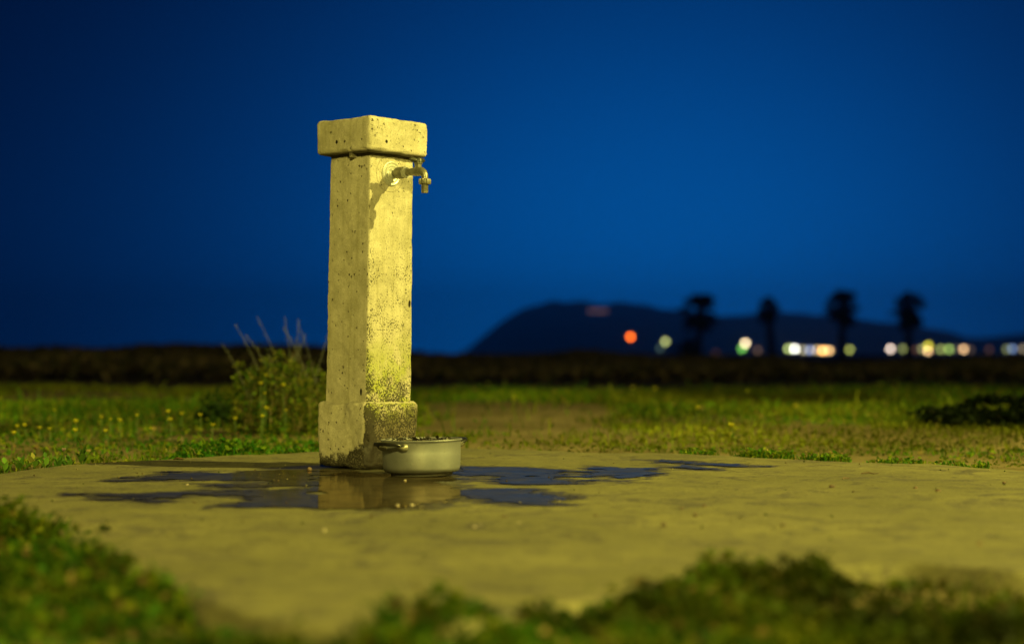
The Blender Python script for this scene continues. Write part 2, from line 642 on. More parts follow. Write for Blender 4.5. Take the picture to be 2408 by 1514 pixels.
M = {
    'concrete': mat_concrete(),
    'slab': mat_slab(),
    'water': mat_water(),
    'earth': mat_earth(),
    'leaf': mat_leaf(),
    'pot': mat_pot(),
    'brass': mat_brass('dull_brass', (0.27, 0.26, 0.20), (0.16, 0.155, 0.12)),
    'chrome': mat_brass('chromed_steel', (0.62, 0.63, 0.60), (0.45, 0.46, 0.42)),
    'handle': mat_plain('painted_handle', (0.022, 0.026, 0.018), (0.055, 0.058, 0.036), 60, 0.45),
    'bakelite': mat_plain('black_bakelite', (0.012, 0.012, 0.011), (0.03, 0.03, 0.026), 40, 0.30),
    'pebble': mat_plain('pebble_stone', (0.14, 0.09, 0.06), (0.07, 0.05, 0.04), 90, 0.8, bump=0.3),
    'field_stone': mat_plain('field_stone', (0.20, 0.165, 0.12), (0.14, 0.115, 0.08), 30, 0.9, bump=0.5),
    'pale_pebble': mat_plain('pale_stone', (0.42, 0.37, 0.30), (0.30, 0.26, 0.20), 40, 0.85, bump=0.4),
    'bark': mat_plain('palm_bark', (0.07, 0.055, 0.04), (0.035, 0.028, 0.02), 8, 0.9, bump=0.6),
    'hill': mat_plain('hill_scrub', (0.075, 0.085, 0.08), (0.045, 0.055, 0.05), 0.02, 0.95),
    'steel': mat_plain('galvanised_steel', (0.33, 0.34, 0.34), (0.24, 0.25, 0.25), 14, 0.5, 0.8),
    'wall': mat_plain('rendered_wall', (0.42, 0.36, 0.30), (0.34, 0.29, 0.24), 0.6, 0.9),
    'roof': mat_plain('clay_roof', (0.22, 0.10, 0.06), (0.15, 0.07, 0.045), 1.2, 0.9),
    'straw': mat_plain('dry_leaf', (0.20, 0.13, 0.06), (0.11, 0.07, 0.035), 60, 0.8),
}

# ------------------------------------------------------------------ the ground
ground_z = -0.035
xs = np.concatenate([[-9000, -600, -80], np.linspace(-16, 16, 81), [80, 600, 9000]])
ys = np.concatenate([[-600, -40], np.linspace(-4, 46, 126), [90, 300, 1200, 4000, 15000]])
X, Y = np.meshgrid(xs, ys, indexing='ij')
P2 = np.column_stack([X.ravel(), Y.ravel()])
near = np.clip(1 - np.maximum(np.abs(P2[:, 0]) / 15, np.abs(P2[:, 1] - 20) / 26), 0, 1)
Z = ground_z + np.clip(near * 4, 0, 1) * (0.014 * fbm(P2 * 0.7, 3, 3))
Z = np.where(np.hypot(P2[:, 0], P2[:, 1] - 4.4) < 2.6, np.minimum(Z, ground_z), Z)
idx = np.arange(len(P2)).reshape(len(xs), len(ys))
Q = np.stack([idx[:-1, :-1], idx[1:, :-1], idx[1:, 1:], idx[:-1, 1:]], -1).reshape(-1, 4)
g = npmesh('ground', np.column_stack([P2, Z]), Q, M['earth'], smooth=True)
tag(g, 'brown earth field running to the horizon', None, None, 'structure')

# ------------------------------------------------------------------ the round concrete slab
far_edge = [(0, 1111), (70, 1101), (150, 1093), (300, 1083), (450, 1073), (600, 1066), (743, 1060), (900, 1057), (1085, 1055), (1300, 1059),
            (1600, 1067), (1800, 1077), (2000, 1084), (2200, 1092), (2407, 1106)]
near_edge = [(2407, 1350), (2150, 1325), (1950, 1330), (1750, 1352), (1560, 1385), (1400, 1410), (1250, 1440), (1050, 1480), (870, 1492), (640, 1455),
             (430, 1392), (230, 1300), (80, 1225), (0, 1198)]
outline = [gp(*p)[:2] for p in far_edge] + [(1.85, 4.75), (1.95, 4.2), (1.75, 3.5), (1.3, 3.0)] + [gp(*p)[:2] for p in near_edge] + [(-1.5, 4.15), (-1.72, 4.5), (-1.66, 4.85)]
outline = np.array(outline)


def in_poly(p, poly):
    x, y = p[:, 0], p[:, 1]
    r = np.zeros(len(p), bool)
    n = len(poly)
    for i in range(n):
        x1, y1 = poly[i]
        x2, y2 = poly[(i + 1) % n]
        c = ((y1 > y) != (y2 > y)) & (x < (x2 - x1) * (y - y1) / (y2 - y1 + 1e-12) + x1)
        r ^= c
    return r


def sdist(p, poly):
    """signed distance, positive inside"""
    d = np.full(len(p), 1e9)
    n = len(poly)
    for i in range(n):
        a, b = np.array(poly[i]), np.array(poly[(i + 1) % n])
        ab = b - a
        t = np.clip(((p - a) @ ab) / (ab @ ab + 1e-12), 0, 1)
        d = np.minimum(d, np.linalg.norm(p - (a + t[:, None] * ab), axis=1))
    return np.where(in_poly(p, poly), d, -d)


PUD_MAIN = [
    [(292, 1131), (340, 1122), (401, 1110.5), (463, 1111.4), (524, 1112), (586, 1108), (648, 1105), (742, 1106), (760, 1142), (648, 1142), (617, 1130), (524, 1131.5), (463, 1130), (401, 1128), (340, 1129)],
    [(500, 1137), (632, 1139), (632, 1143), (500, 1141)],
    [(186, 1161), (247, 1161), (340, 1159), (432, 1157), (494, 1156), (571, 1153), (760, 1153), (760, 1190), (694, 1192), (571, 1191), (512, 1190), (555, 1186), (589, 1176), (540, 1164), (432, 1163), (414, 1173), (358, 1180), (333, 1176), (247, 1175), (278, 1171), (333, 1167)],
    [(735, 1104), (850, 1106), (960, 1121), (1060, 1121), (1085, 1126), (1040, 1136), (1085, 1142), (1090, 1168), (1060, 1176), (1000, 1182), (960, 1184), (1046, 1189), (1000, 1195), (900, 1196), (735, 1192)],
    [(1075, 1152), (1113, 1147), (1166, 1150), (1236, 1150), (1274, 1158), (1303, 1168), (1274, 1175), (1301, 1186), (1220, 1187), (1174, 1180), (1132, 1173), (1075, 1168)],
    [(1070, 1098), (1159, 1099), (1236, 1099), (1313, 1107), (1313, 1118), (1197, 1120), (1070, 1120)],
    [(1150, 1129), (1213, 1119), (1305, 1121), (1323, 1135), (1236, 1140), (1197, 1138)],
]
PUD_MID = [
    [(1325, 1107), (1398, 1108), (1398, 1096), (1467, 1101), (1529, 1100), (1567, 1118), (1506, 1124), (1459, 1123), (1428, 1113)],
    [(1332, 1118), (1394, 1119), (1394, 1122), (1332, 1121)],
    [(1382, 1129), (1475, 1130), (1475, 1133), (1382, 1132)],
]
PUD_FAR = [
    [(1486, 1080), (1544, 1081), (1640, 1085), (1756, 1095), (1810, 1097), (1698, 1100), (1660, 1093), (1583, 1090)],
    [(1552, 1098), (1613, 1094), (1683, 1104), (1602, 1102)],
]


def pud_field(p, polys, extra=True):
    f = np.full(len(p), -1e9)
    for poly in polys:
        f = np.maximum(f, sdist(p, [gp(*q)[:2] for q in poly]))
    q = p * np.array([0.72, 1.0])
    n = 0.040 * vnoise(q * 10, 40) + 0.034 * vnoise(q * 23, 44) + 0.030 * vnoise(q * 55, 47) + 0.016 * vnoise(q * 125, 61) + 0.006
    return f + n - (0.008 if polys is PUD_MAIN else 0.022)


def march(x0, x1, y0, y1, step, field):
    nx, ny = int((x1 - x0) / step) + 1, int((y1 - y0) / step) + 1
    gx, gy = x0 + np.arange(nx) * step, y0 + np.arange(ny) * step
    GX, GY = np.meshgrid(gx, gy, indexing='ij')
    pts = np.column_stack([GX.ravel(), GY.ravel()])
    f = field(pts)
    idx = np.arange(nx * ny).reshape(nx, ny)
    q = np.stack([idx[:-1, :-1], idx[1:, :-1], idx[1:, 1:], idx[:-1, 1:]], -1).reshape(-1, 4)
    ins = f[q] > 0
    cnt = ins.sum(1)
    verts, vmap, faces = [], {}, []

    def vid(key, p):
        if key not in vmap:
            vmap[key] = len(verts)
            verts.append(p)
        return vmap[key]
    for c, s in zip(q[cnt > 0], ins[cnt > 0]):
        poly = []
        for k in range(4):
            a, b = c[k], c[(k + 1) % 4]
            sa, sb = s[k], s[(k + 1) % 4]
            if sa:
                poly.append(vid(int(a), pts[a]))
            if sa != sb:
                t = f[a] / (f[a] - f[b])
                lo, hi = (a, b) if a < b else (b, a)
                poly.append(vid((int(lo), int(hi)), pts[a] + t * (pts[b] - pts[a])))
        for k in range(1, len(poly) - 1):
            faces.append((poly[0], poly[k], poly[k + 1]))
    return np.array(verts), np.array(faces)


cx0, cy0 = 0.05, 4.25
NT, NR = 480, 150
th = np.linspace(0, 2 * math.pi, NT, endpoint=False)
Rb = np.zeros(NT)
for k, t in enumerate(th):
    d = np.array([math.cos(t), math.sin(t)])
    best = 0.5
    for i in range(len(outline)):
        a, b = outline[i] - (cx0, cy0), outline[(i + 1) % len(outline)] - (cx0, cy0)
        e = b - a
        den = d[0] * e[1] - d[1] * e[0]
        if abs(den) < 1e-9:
            continue
        s_ = (a[0] * e[1] - a[1] * e[0]) / den
        u_ = (a[0] * d[1] - a[1] * d[0]) / den
        if s_ > 0 and -1e-6 <= u_ <= 1 + 1e-6:
            best = max(best, s_)
    Rb[k] = best
Rb = Rb + 0.010 * fbm(np.column_stack([np.cos(th) * 9, np.sin(th) * 9]), 5, 3)
fr = np.linspace(0.004, 1, NR) ** 0.85
px = cx0 + fr[:, None] * Rb[None] * np.cos(th)
py = cy0 + fr[:, None] * Rb[None] * np.sin(th)
sp = np.column_stack([px.ravel(), py.ravel()])
wetf = np.maximum(np.maximum(pud_field(sp, PUD_MAIN), pud_field(sp, PUD_MID) - 0.01), pud_field(sp, PUD_FAR) - 0.01)
foot_d = np.hypot(sp[:, 0] + 0.40, (sp[:, 1] - 5.1) * 0.75)
wet = np.clip((wetf + 0.11) / 0.12, 0, 1)
wet = np.maximum(wet, np.clip((0.50 - foot_d) / 0.22 + 0.35 * fbm(sp * 9, 77, 3), 0, 0.8))
sz = 0.0035 * fbm(sp * 3.0, 9, 3) + 0.0012 * fbm(sp * 22, 12, 2)
sz = sz * np.clip(-wetf / 0.15, 0, 1) - 0.0030 * np.clip((wetf + 0.02) / 0.03, 0, 1)
sz -= 0.012 * np.clip((np.repeat(fr, NT) - 0.985) / 0.015, 0, 1) ** 2
ring = np.column_stack([sp, sz])
skirt = np.column_stack([px[-1] + 0.004 * np.cos(th), py[-1] + 0.004 * np.sin(th), np.full(NT, -0.12)])
cpt = np.array([[cx0, cy0, 0.0]])
V = np.vstack([ring, skirt, cpt])
i_ = np.arange(NR)[:, None] * NT + np.arange(NT)[None]
j_ = np.arange(NR)[:, None] * NT + (np.arange(NT)[None] + 1) % NT
Q = np.stack([i_, np.vstack([i_[1:], i_[-1:] + NT]), np.vstack([j_[1:], j_[-1:] + NT]), j_], -1).reshape(-1, 4)
T = np.column_stack([np.full(NT, len(V) - 1), np.arange(NT), (np.arange(NT) + 1) % NT])
slab = npmesh('pavement', V, [Q, T], M['slab'], smooth=True, attrs={'wet': np.concatenate([wet, np.zeros(NT + 1)])})
tag(slab, 'round concrete pavement slab under the drinking fountain', None, None, 'structure')

for lev, (nm, polys, (x0, x1, y0, y1), lab) in enumerate((
        ('puddle', PUD_MAIN, (-1.15, 0.22, 3.85, 5.65), 'ragged puddle spreading round the foot of the fountain'),
        ('puddle', PUD_MID, (0.10, 0.56, 4.7, 5.75), 'small ragged puddle on the slab right of the cooking pot'),
        ('puddle', PUD_FAR, (0.32, 0.9, 5.1, 6.0), 'thin puddle near the far right edge of the slab'))):
    v, f = march(x0, x1, y0, y1, 0.0040, lambda p, q=polys: pud_field(p, q))
    o = npmesh(nm, np.column_stack([v, np.full(len(v), 0.0010 + 0.0007 * lev)]), f, M['water'])
    tag(o, lab, None, None, 'structure')

# ------------------------------------------------------------------ the street lamps whose light falls on the slab
LAMP_COL = (1.0, 0.85, 0.17)


def street_lamp(loc, aim, height, power, label, radius, cone):
    t = empty('street_lamp', (loc[0], loc[1], ground_z))
    t.rotation_euler = (0, 0, math.atan2(aim[1] - loc[1], aim[0] - loc[0]))
    tag(t, label, 'street lamp', 'street lamps near the slab')
    b = MB()
    b.lathe([(0, 0), (0.16, 0), (0.16, 0.03), (0.10, 0.05), (0.09, 0.6), (0.055, height * 0.98), (0.0, height)], 20)
    b.build('post', M['steel'], t, True)
    b = MB()
    b.tube([(0, 0, height - 0.3), (0.25, 0, height + 0.02), (0.7, 0, height + 0.12), (1.1, 0, height + 0.13)], 0.035, 12)
    b.build('arm', M['steel'], t, True)
    b = MB()
    b.lathe([(0.0, 0.12), (0.10, 0.11), (0.20, 0.06), (0.23, 0.0), (0.215, 0.0), (0.19, 0.05), (0.09, 0.095), (0.0, 0.10)], 24, at=(1.3, 0, height + 0.12))
    b.build('lamp_hood', M['steel'], t, True)
    b = MB()
    b.lathe([(0.0, 0.02), (0.07, 0.0), (0.10, -0.06), (0.07, -0.12), (0.0, -0.14)], 20, at=(1.3, 0, height + 0.08))
    b.build('bulb', mat_emit('sodium_bulb', LAMP_COL, 40), t, True)
    li = bpy.data.lights.new('lamp_light', 'SPOT')
    li.energy = power
    li.color = LAMP_COL
    li.shadow_soft_size = radius
    li.spot_size = math.radians(cone)
    li.spot_blend = 1.0
    lo = bpy.data.objects.new('lamp_light', li)
    link(lo, t)
    lo.location = (1.3, 0, height - 0.10)
    dist = math.hypot(aim[0] - loc[0], aim[1] - loc[1]) - 1.3
    lo.rotation_euler = (0, -(math.pi / 2 - math.atan2(height - 0.7, dist)), 0)
    return t


FX, FY = -0.442, 5.405
street_lamp((FX + 10.9, FY - 2.94, 0), (FX, FY), 6.75, 10900, 'steel street lamp shining on the slab from the right', 0.11, 110)
street_lamp((0.9, -13.0, 0), (FX, FY), 6.2, 14200, 'steel street lamp shining on the slab from behind the viewer', 0.16, 70)

# ------------------------------------------------------------------ the drinking fountain
fount = empty('drinking_fountain', (FX, FY, 0), (0, 0, 0))
lean = Matrix.Rotation(math.radians(0.75), 4, Vector((0, 1, 0)))
fount.matrix_world = Matrix.Translation((FX, FY, -0.002)) @ lean @ Matrix.Rotation(math.radians(-43), 4, 'Z')
tag(fount, 'weathered square concrete drinking fountain with brass tap on a round slab', 'drinking fountain')


def concrete_block(name, hx, z0, z1, rad, step, seed, amp=0.0016, chips=0.0, taper=0.0):
    v, q, n = rounded_box((hx, hx, (z1 - z0) / 2), rad, step, (0, 0, (z0 + z1) / 2))
    if taper:
        k = 1 + taper * (1 - (v[:, 2] - z0) / (z1 - z0))
        v[:, 0] *= k
        v[:, 1] *= k
    d = amp * fbm(v * 18, seed, 3) + 0.0007 * fbm(v * 90, seed + 5, 2)
    edge = np.sort(np.abs(n), axis=1)[:, 1]                       # large only along the edges
    d -= (edge > 0.25) * 0.0035 * np.clip(fbm(v * 30, seed + 9, 3), 0, 1)
    if chips:
        d -= chips * np.clip(fbm(v * 11, seed + 13, 3) - 0.25, 0, 1)
    v = v + n * d[:, None]
    return npmesh(name, v, q, M['concrete'], fount, smooth=True)


plinth = concrete_block('plinth', 0.112, 0.0, 0.203, 0.018, 0.0045, 21, 0.0028, 0.010)
shaft = concrete_block('shaft', 0.0905, 0.19, 0.953, 0.006, 0.0055, 31, 0.0014, taper=0.03)
capb = concrete_block('cap', 0.1225, 0.950, 1.056, 0.013, 0.0045, 41, 0.0016)

# tap: axis along +x of the fountain, out of the right-hand face
TX, TY, TZ = 0.0905, -0.004, 0.892
b = MB()
body = [(0.004, 0), (0.062, 0), (0.085, 0), (0.100, 0), (0.118, 0), (0.133, -0.001), (0.1425, -0.0055), (0.147, -0.014), (0.148, -0.026)]
rad = [0.0105, 0.0105, 0.0105, 0.0125, 0.0150, 0.0130, 0.0115, 0.0105, 0.0098]
b.tube([(TX + x, TY, TZ + z) for x, z in body], rad, 20)
b.lathe([(0.011, 0.0), (0.011, 0.017), (0.0135, 0.017), (0.0135, 0.024), (0.009, 0.024), (0.008, 0.028), (0.0, 0.028)], 8, at=(TX + 0.118, TY, TZ + 0.006))
tap = b.build('tap', M['brass'], fount, True)
b = MB()
b.lathe([(0.0, 0.0), (0.0375, 0.0), (0.0372, 0.004), (0.034, 0.0055), (0.031, 0.004), (0.028, 0.004), (0.026, 0.0075), (0.022, 0.008), (0.019, 0.006), (0.016, 0.009), (0.013, 0.014), (0.011, 0.015)], 48, 'x', (TX, TY, TZ))
b.build('wall_flange', M['chrome'], tap, True)
b = MB()
b.lathe([(0.011, 0.026), (0.0165, 0.026), (0.0178, 0.029), (0.0178, 0.055), (0.0165, 0.058), (0.011, 0.058)], 32, 'x', (TX, TY, TZ))
b.build('coupling', M['brass'], tap, True)
b = MB()
hexr = lambda t, p: np.tile(1 / np.maximum(np.cos(((t + 0.2) % (math.pi / 3)) - math.pi / 6), 0.86), (len(p), 1))
b.lathe([(0.010, 0.059), (0.0150, 0.059), (0.0162, 0.061), (0.0162, 0.068), (0.0150, 0.071), (0.010, 0.071)], 36, 'x', (TX, TY, TZ), hexr)
b.build('lock_nut', M['chrome'], tap, True)
b = MB()
kn = lambda t, p: np.tile(1 + 0.06 * np.sign(np.sin(t * 14)), (len(p), 1))
b.lathe([(0.009, -0.024), (0.0165, -0.024), (0.0178, -0.026), (0.0178, -0.037), (0.0165, -0.040), (0.009, -0.040)], 84, 'z', (TX + 0.148, TY, TZ), kn)
b.build('hose_nut', M['brass'], tap, True)
b = MB()
pr = [(0.0085, -0.039)]
for k in range(4):
    z = -0.041 - 0.0058 * k
    pr += [(0.0110, z), (0.0098, z - 0.0055)]
pr += [(0.0098, -0.066), (0.0070, -0.066), (0.0070, -0.045)]
b.lathe(pr, 28, 'z', (TX + 0.148, TY, TZ))
b.build('spout', M['brass'], tap, True)
b = MB()
hz = TZ + 0.0285
for s in (-1, 1):
    b.tube([(TX + 0.118, TY + s * 0.002, hz + 0.003), (TX + 0.1165, TY + s * 0.011, hz + 0.004), (TX + 0.113, TY + s * 0.021, hz + 0.006), (TX + 0.111, TY + s * 0.027, hz + 0.006)], [0.0105, 0.0095, 0.0105, 0.0060], 12, True, 0.7)
b.lathe([(0.0, 0.013), (0.010, 0.012), (0.0135, 0.008), (0.0135, -0.003), (0.0, -0.003)], 20, 'z', (TX + 0.118, TY, hz))
b.build('tap_handle', M['handle'], tap, True)
b = MB()
v, q, n = rounded_box((0.006, 0.012, 0.007), 0.003, 0.006, (0.026, -0.100, 0.944))
v = v + n * (0.002 * vnoise(v * 160, 5))[:, None]
b.add(v, q)
b.build('cement_lump', M['concrete'], fount, True)

# ------------------------------------------------------------------ the cooking pot
PX, PY = -0.2560, 5.015
pot = empty('cooking_pot', (PX, PY, 0.0022), (0, math.radians(-0.9), 0))
pot.scale = (1.01, 1.01, 1.08)
tag(pot, 'dented aluminium cooking pot with black handles standing below the tap', 'pot')
prof = [(0.0, 0.0), (0.086, 0.0), (0.088, 0.006), (0.098, 0.0075), (0.1055, 0.012), (0.1092, 0.020), (0.1102, 0.060), (0.1105, 0.086), (0.112, 0.0885), (0.1150, 0.0900), (0.1158, 0.0918),
        (0.1145, 0.0935), (0.1120, 0.0938), (0.1090, 0.0920), (0.1085, 0.086), (0.1078, 0.024), (0.1000, 0.012), (0.0, 0.010)]
b = MB()
b.lathe(prof, 96, ripple=lambda t, p: 1 + 0.004 * np.sin(3 * t + 1)[None] * np.linspace(0.2, 1, len(p))[:, None])
bv = np.vstack(b.v)
rr_ = np.hypot(bv[:, 0], bv[:, 1])
k_ = 1 - 0.018 * np.clip(fbm(bv * 26, 301, 2), 0, 1) * (rr_ > 0.09) * np.clip((0.085 - bv[:, 2]) / 0.02, 0, 1)
bv[:, 0] *= k_
bv[:, 1] *= k_
b.v = [bv]
b.build('pot_body', M['pot'], pot, True)
b = MB()
b.lathe([(0.0, 0.0875), (0.1080, 0.0875)], 64)
b.build('water_fill', M['water'], pot)
for sgn in (1, -1):
    a = math.atan2(-0.76, -0.65) + (0 if sgn > 0 else math.pi)
    ca, sa = math.cos(a), math.sin(a)

    def loc(r, t, z):
        return (r * ca - t * sa, r * sa + t * ca, z)
    pts = [loc(0.112, -0.040, 0.0790), loc(0.126, -0.041, 0.0820), (loc(0.140, -0.038, 0.0855)), loc(0.150, -0.027, 0.0865), loc(0.154, -0.010, 0.0870), loc(0.154, 0.010, 0.0870), loc(0.150, 0.027, 0.0865), loc(0.140, 0.038, 0.0855), loc(0.126, 0.041, 0.0820), loc(0.112, 0.040, 0.0790)]
    b = MB()
    b.tube(pts, [0.0075, 0.008, 0.0085, 0.009, 0.009, 0.009, 0.009, 0.0085, 0.008, 0.0075], 12, True, 0.62)
    h = b.build('handle', M['bakelite'], pot, True)
    for s in (-1, 1):
        b = MB()
        b.tube([loc(0.106, s * 0.040, 0.076), loc(0.113, s * 0.040, 0.077), loc(0.120, s * 0.0405, 0.0750), loc(0.130, s * 0.040, 0.0815)], [0.011, 0.0105, 0.007, 0.006], 12)
        b.build('handle_bracket', M['brass'], h, True)
# wet leaf litter floating in the pot
vv, ff = [], []
for k in range(190):
    r, t = 0.100 * math.sqrt(random.random()), random.random() * 6.283
    s = random.uniform(0.004, 0.012)
    o_ = np.array([r * math.cos(t), r * math.sin(t), 0.0880 + random.random() * 0.008])
    u = rng.normal(size=3) * (1, 1, 0.35)
    w_ = rng.normal(size=3) * (1, 1, 0.35)
    u, w_ = u / np.linalg.norm(u) * s, w_ / np.linalg.norm(w_) * s * 0.5
    n = len(vv)
    vv += [o_ - u, o_ + w_, o_ + u, o_ - w_]
    ff.append((n, n + 1, n + 2, n + 3))
lit = npmesh('leaf_litter', np.array(vv), np.array(ff), mat_plain('wet_litter', (0.010, 0.009, 0.007), (0.03, 0.028, 0.016), 80, 0.4), pot)
lit['kind'] = 'stuff'

# ------------------------------------------------------------------ grass, weeds and bushes
GREENS = np.array([(0.034, 0.105, 0.005), (0.052, 0.130, 0.006), (0.095, 0.150, 0.008), (0.022, 0.068, 0.004), (0.140, 0.165, 0.010)])
DRY = np.array([(0.26, 0.20, 0.085), (0.19, 0.13, 0.055), (0.15, 0.10, 0.05)])


def pick(n, dry=0.12, dark=1.0):
    c = GREENS[rng.integers(0, len(GREENS), n)] * dark
    d = rng.random(n) < dry
    c[d] = DRY[rng.integers(0, len(DRY), d.sum())]
    return c * rng.uniform(0.75, 1.2, (n, 1))


def blades(base, h, w, lean, col):
    """bent two-part blades: vertices, triangles, colours"""
    n = len(base)
    a = rng.uniform(0, 2 * math.pi, n)
    d = np.column_stack([np.cos(a), np.sin(a), np.zeros(n)])
    b = rng.uniform(0, 2 * math.pi, n)
    s = np.column_stack([np.cos(b), np.sin(b), np.zeros(n)]) * (w / 2)[:, None]
    up = np.array([0, 0, 1.0])
    m = base + d * (h * lean * 0.35)[:, None] + up * (h * 0.6)[:, None]
    t = base + d * (h * lean)[:, None] + up * (h * np.clip(1 - 0.35 * lean, 0.2, 1))[:, None]
    v = np.stack([base - s, base + s, m - s * 0.8, m + s * 0.8, t], 1).reshape(-1, 3)
    k = np.arange(n)[:, None] * 5
    f = np.concatenate([k + np.array([[0, 1, 3]]), k + np.array([[0, 3, 2]]), k + np.array([[2, 3, 4]])])
    return v, f, np.repeat(col, 5, 0)


def leaves(c, size, col, flat=0.6, asp=0.6):
    n = len(c)
    u = rng.normal(size=(n, 3)) * (1, 1, flat)
    u /= np.linalg.norm(u, axis=1)[:, None]
    r = rng.normal(size=(n, 3))
    s = np.cross(u, r)
    s /= np.linalg.norm(s, axis=1)[:, None] + 1e-9
    nn = np.cross(u, s)
    u = u * size[:, None] * 0.5
    s = s * size[:, None] * 0.5 * asp
    fold = nn * size[:, None] * 0.10
    v = np.stack([c - u, c - s * 1.0 - u * 0.1 + fold, c + s * 1.0 - u * 0.1 + fold, c + u], 1).reshape(-1, 3)
    k = np.arange(n)[:, None] * 4
    f = np.concatenate([k + np.array([[0, 1, 3]]), k + np.array([[0, 3, 2]])])
    return v, f, np.repeat(col, 4, 0)


def join(parts):
    vs, fs, cs, n = [], [], [], 0
    for v, f, c in parts:
        vs.append(v)
        fs.append(f + n)
        cs.append(c)
        n += len(v)
    return np.vstack(vs), np.vstack(fs), np.vstack(cs)


def stuff(name, parts, label, cat):
    v, f, c = join(parts)
    o = npmesh(name, v, f, M['leaf'], None, False, c)
    return tag(o, label, cat, None, 'stuff')


def scatter(n, y0, y1, spread=0.31, pad=0.5):
    """points on the ground inside the view, a little beyond it"""
    y = np.sqrt(rng.uniform(y0 * y0, y1 * y1, n))
    x = rng.uniform(-1, 1, n) * (spread * y + pad)
    return np.column_stack([x, y])


def ground_at(p):
    nr = np.clip(1 - np.maximum(np.abs(p[:, 0]) / 15, np.abs(p[:, 1] - 20) / 26), 0, 1)
    z = ground_z + np.clip(nr * 4, 0, 1) * (0.014 * fbm(p * 0.7, 3, 3))
    return np.column_stack([p, np.where(np.hypot(p[:, 0], p[:, 1] - 4.4) < 2.6, np.minimum(z, ground_z), z) - 0.004])


def outside(p, margin=0.0):
    return sdist(p, [tuple(q) for q in outline]) < -margin


# bare patches of earth in the meadow
BARE = [((985, 1004), (1430, 938)), ((1150, 1022), (1310, 1008)), ((1820, 1060), (2250, 1045)), ((2150, 1088), (2407, 1072)), ((420, 952), (480, 940)), ((0, 935), (430, 912))]


def bare(p):
    f = np.zeros(len(p), bool)
    for (a, b_), (c, d) in BARE:
        q = [gp(a, b_)[:2], gp(c, b_)[:2], gp(c, d)[:2], gp(a, d)[:2]]
        f |= (sdist(p, q) + 0.15 * fbm(p * 3, 88, 3)) > 0
    return f


# meadow behind the slab
p = scatter(260000, 5.0, 19.5)
den = fbm(p * 0.8, 51, 4)
keep = outside(p, 0.0) & (rng.random(len(p)) < np.clip(0.62 + 0.6 * den, 0.12, 1)) & ~(bare(p) & (rng.random(len(p)) < 0.97))
fade = np.clip((19.5 - p[:, 1] + 1.2 * fbm(p * 0.4, 5, 2)) / 3.0, 0, 1)
keep &= rng.random(len(p)) < fade
keep &= p[:, 1] > 4.6
p = p[keep]
n = len(p)
hn = np.clip(0.5 + 0.8 * fbm(p * 0.55, 71, 3), 0.2, 1.4)
lowedge = np.clip((-sdist(p, [tuple(q) for q in outline])) / 3.0, 0.16, 1)
lowedge = np.where(p[:, 0] < -0.7, np.maximum(lowedge, 0.5), lowedge)
h = rng.uniform(0.020, 0.060, n) * (0.5 + hn) * lowedge * np.where(rng.random(n) < 0.03, 2.0, 1.0)
tone = pick(n, 0.05) * 1.25
yel = np.clip(0.5 + fbm(p * 0.5, 91, 3), 0, 1)[:, None]
tone = tone * (1 - 0.70 * yel) + np.array([0.150, 0.155, 0.010]) * 0.70 * yel
tone *= np.clip(0.85 + 0.55 * fbm(p * np.array([1.1, 0.5]), 191, 3), 0.35, 1.5)[:, None]
sel = rng.random(n) < 0.55
g3 = ground_at(p)
wscale = 0.8 + 0.10 * p[:, 1]
parts = [blades(g3[sel], h[sel] * 1.25, rng.uniform(0.003, 0.006, sel.sum()) * wscale[sel], rng.uniform(0.1, 0.9, sel.sum()), tone[sel])]
lc = g3[~sel] + np.column_stack([np.zeros(((~sel).sum(), 2)), h[~sel] * rng.uniform(0.1, 1, (~sel).sum())])
parts.append(leaves(lc, rng.uniform(0.009, 0.020, len(lc)) * wscale[~sel], tone[~sel]))
stuff('meadow_grass', parts, 'blurred green and yellow meadow grass behind the concrete slab', 'grass')

# low fringe of sharp grass on the far right edge of the slab
pts = []
for k in range(5200):
    x = random.choice([random.uniform(1590, 1905), random.uniform(1590, 1905), random.uniform(1900, 2080), random.uniform(2080, 2330)])
    yy = np.interp(x, [q[0] for q in far_edge], [q[1] for q in far_edge])
    gpt = gp(x, yy)[:2]
    pts.append(gpt + np.array([random.uniform(-0.02, 0.02), random.uniform(0.0, 0.10)]))
p = np.array(pts)
cl = fbm(p * 7, 33, 3)
p = p[(cl > -0.25)]
cl = np.clip(0.45 + 0.7 * fbm(p * 7, 33, 3), 0.15, 1.3)
n = len(p)
xpix = p[:, 0] / p[:, 1] * F + W / 2
amp = np.interp(xpix, [1590, 1700, 1800, 1860, 1920, 2080, 2330], [0.35, 0.9, 1.2, 1.3, 0.8, 0.45, 0.3])
z0 = np.column_stack([p, np.full(n, -0.014)])
h = rng.uniform(0.026, 0.056, n) * (0.55 + 0.5 * cl * amp)
sel = rng.random(n) < 0.6
tn = pick(n, 0.06) * 1.35
parts = [blades(z0[sel], h[sel], rng.uniform(0.003, 0.006, sel.sum()), rng.uniform(0.2, 1.0, sel.sum()), tn[sel])]
lc = z0[~sel] + np.column_stack([np.zeros(((~sel).sum(), 2)), h[~sel] * rng.uniform(0.3, 0.95, (~sel).sum())])
parts.append(leaves(lc, rng.uniform(0.010, 0.018, len(lc)), tn[~sel]))
stuff('edge_grass', parts, 'short bright green grass fringing the far right edge of the slab', 'grass')

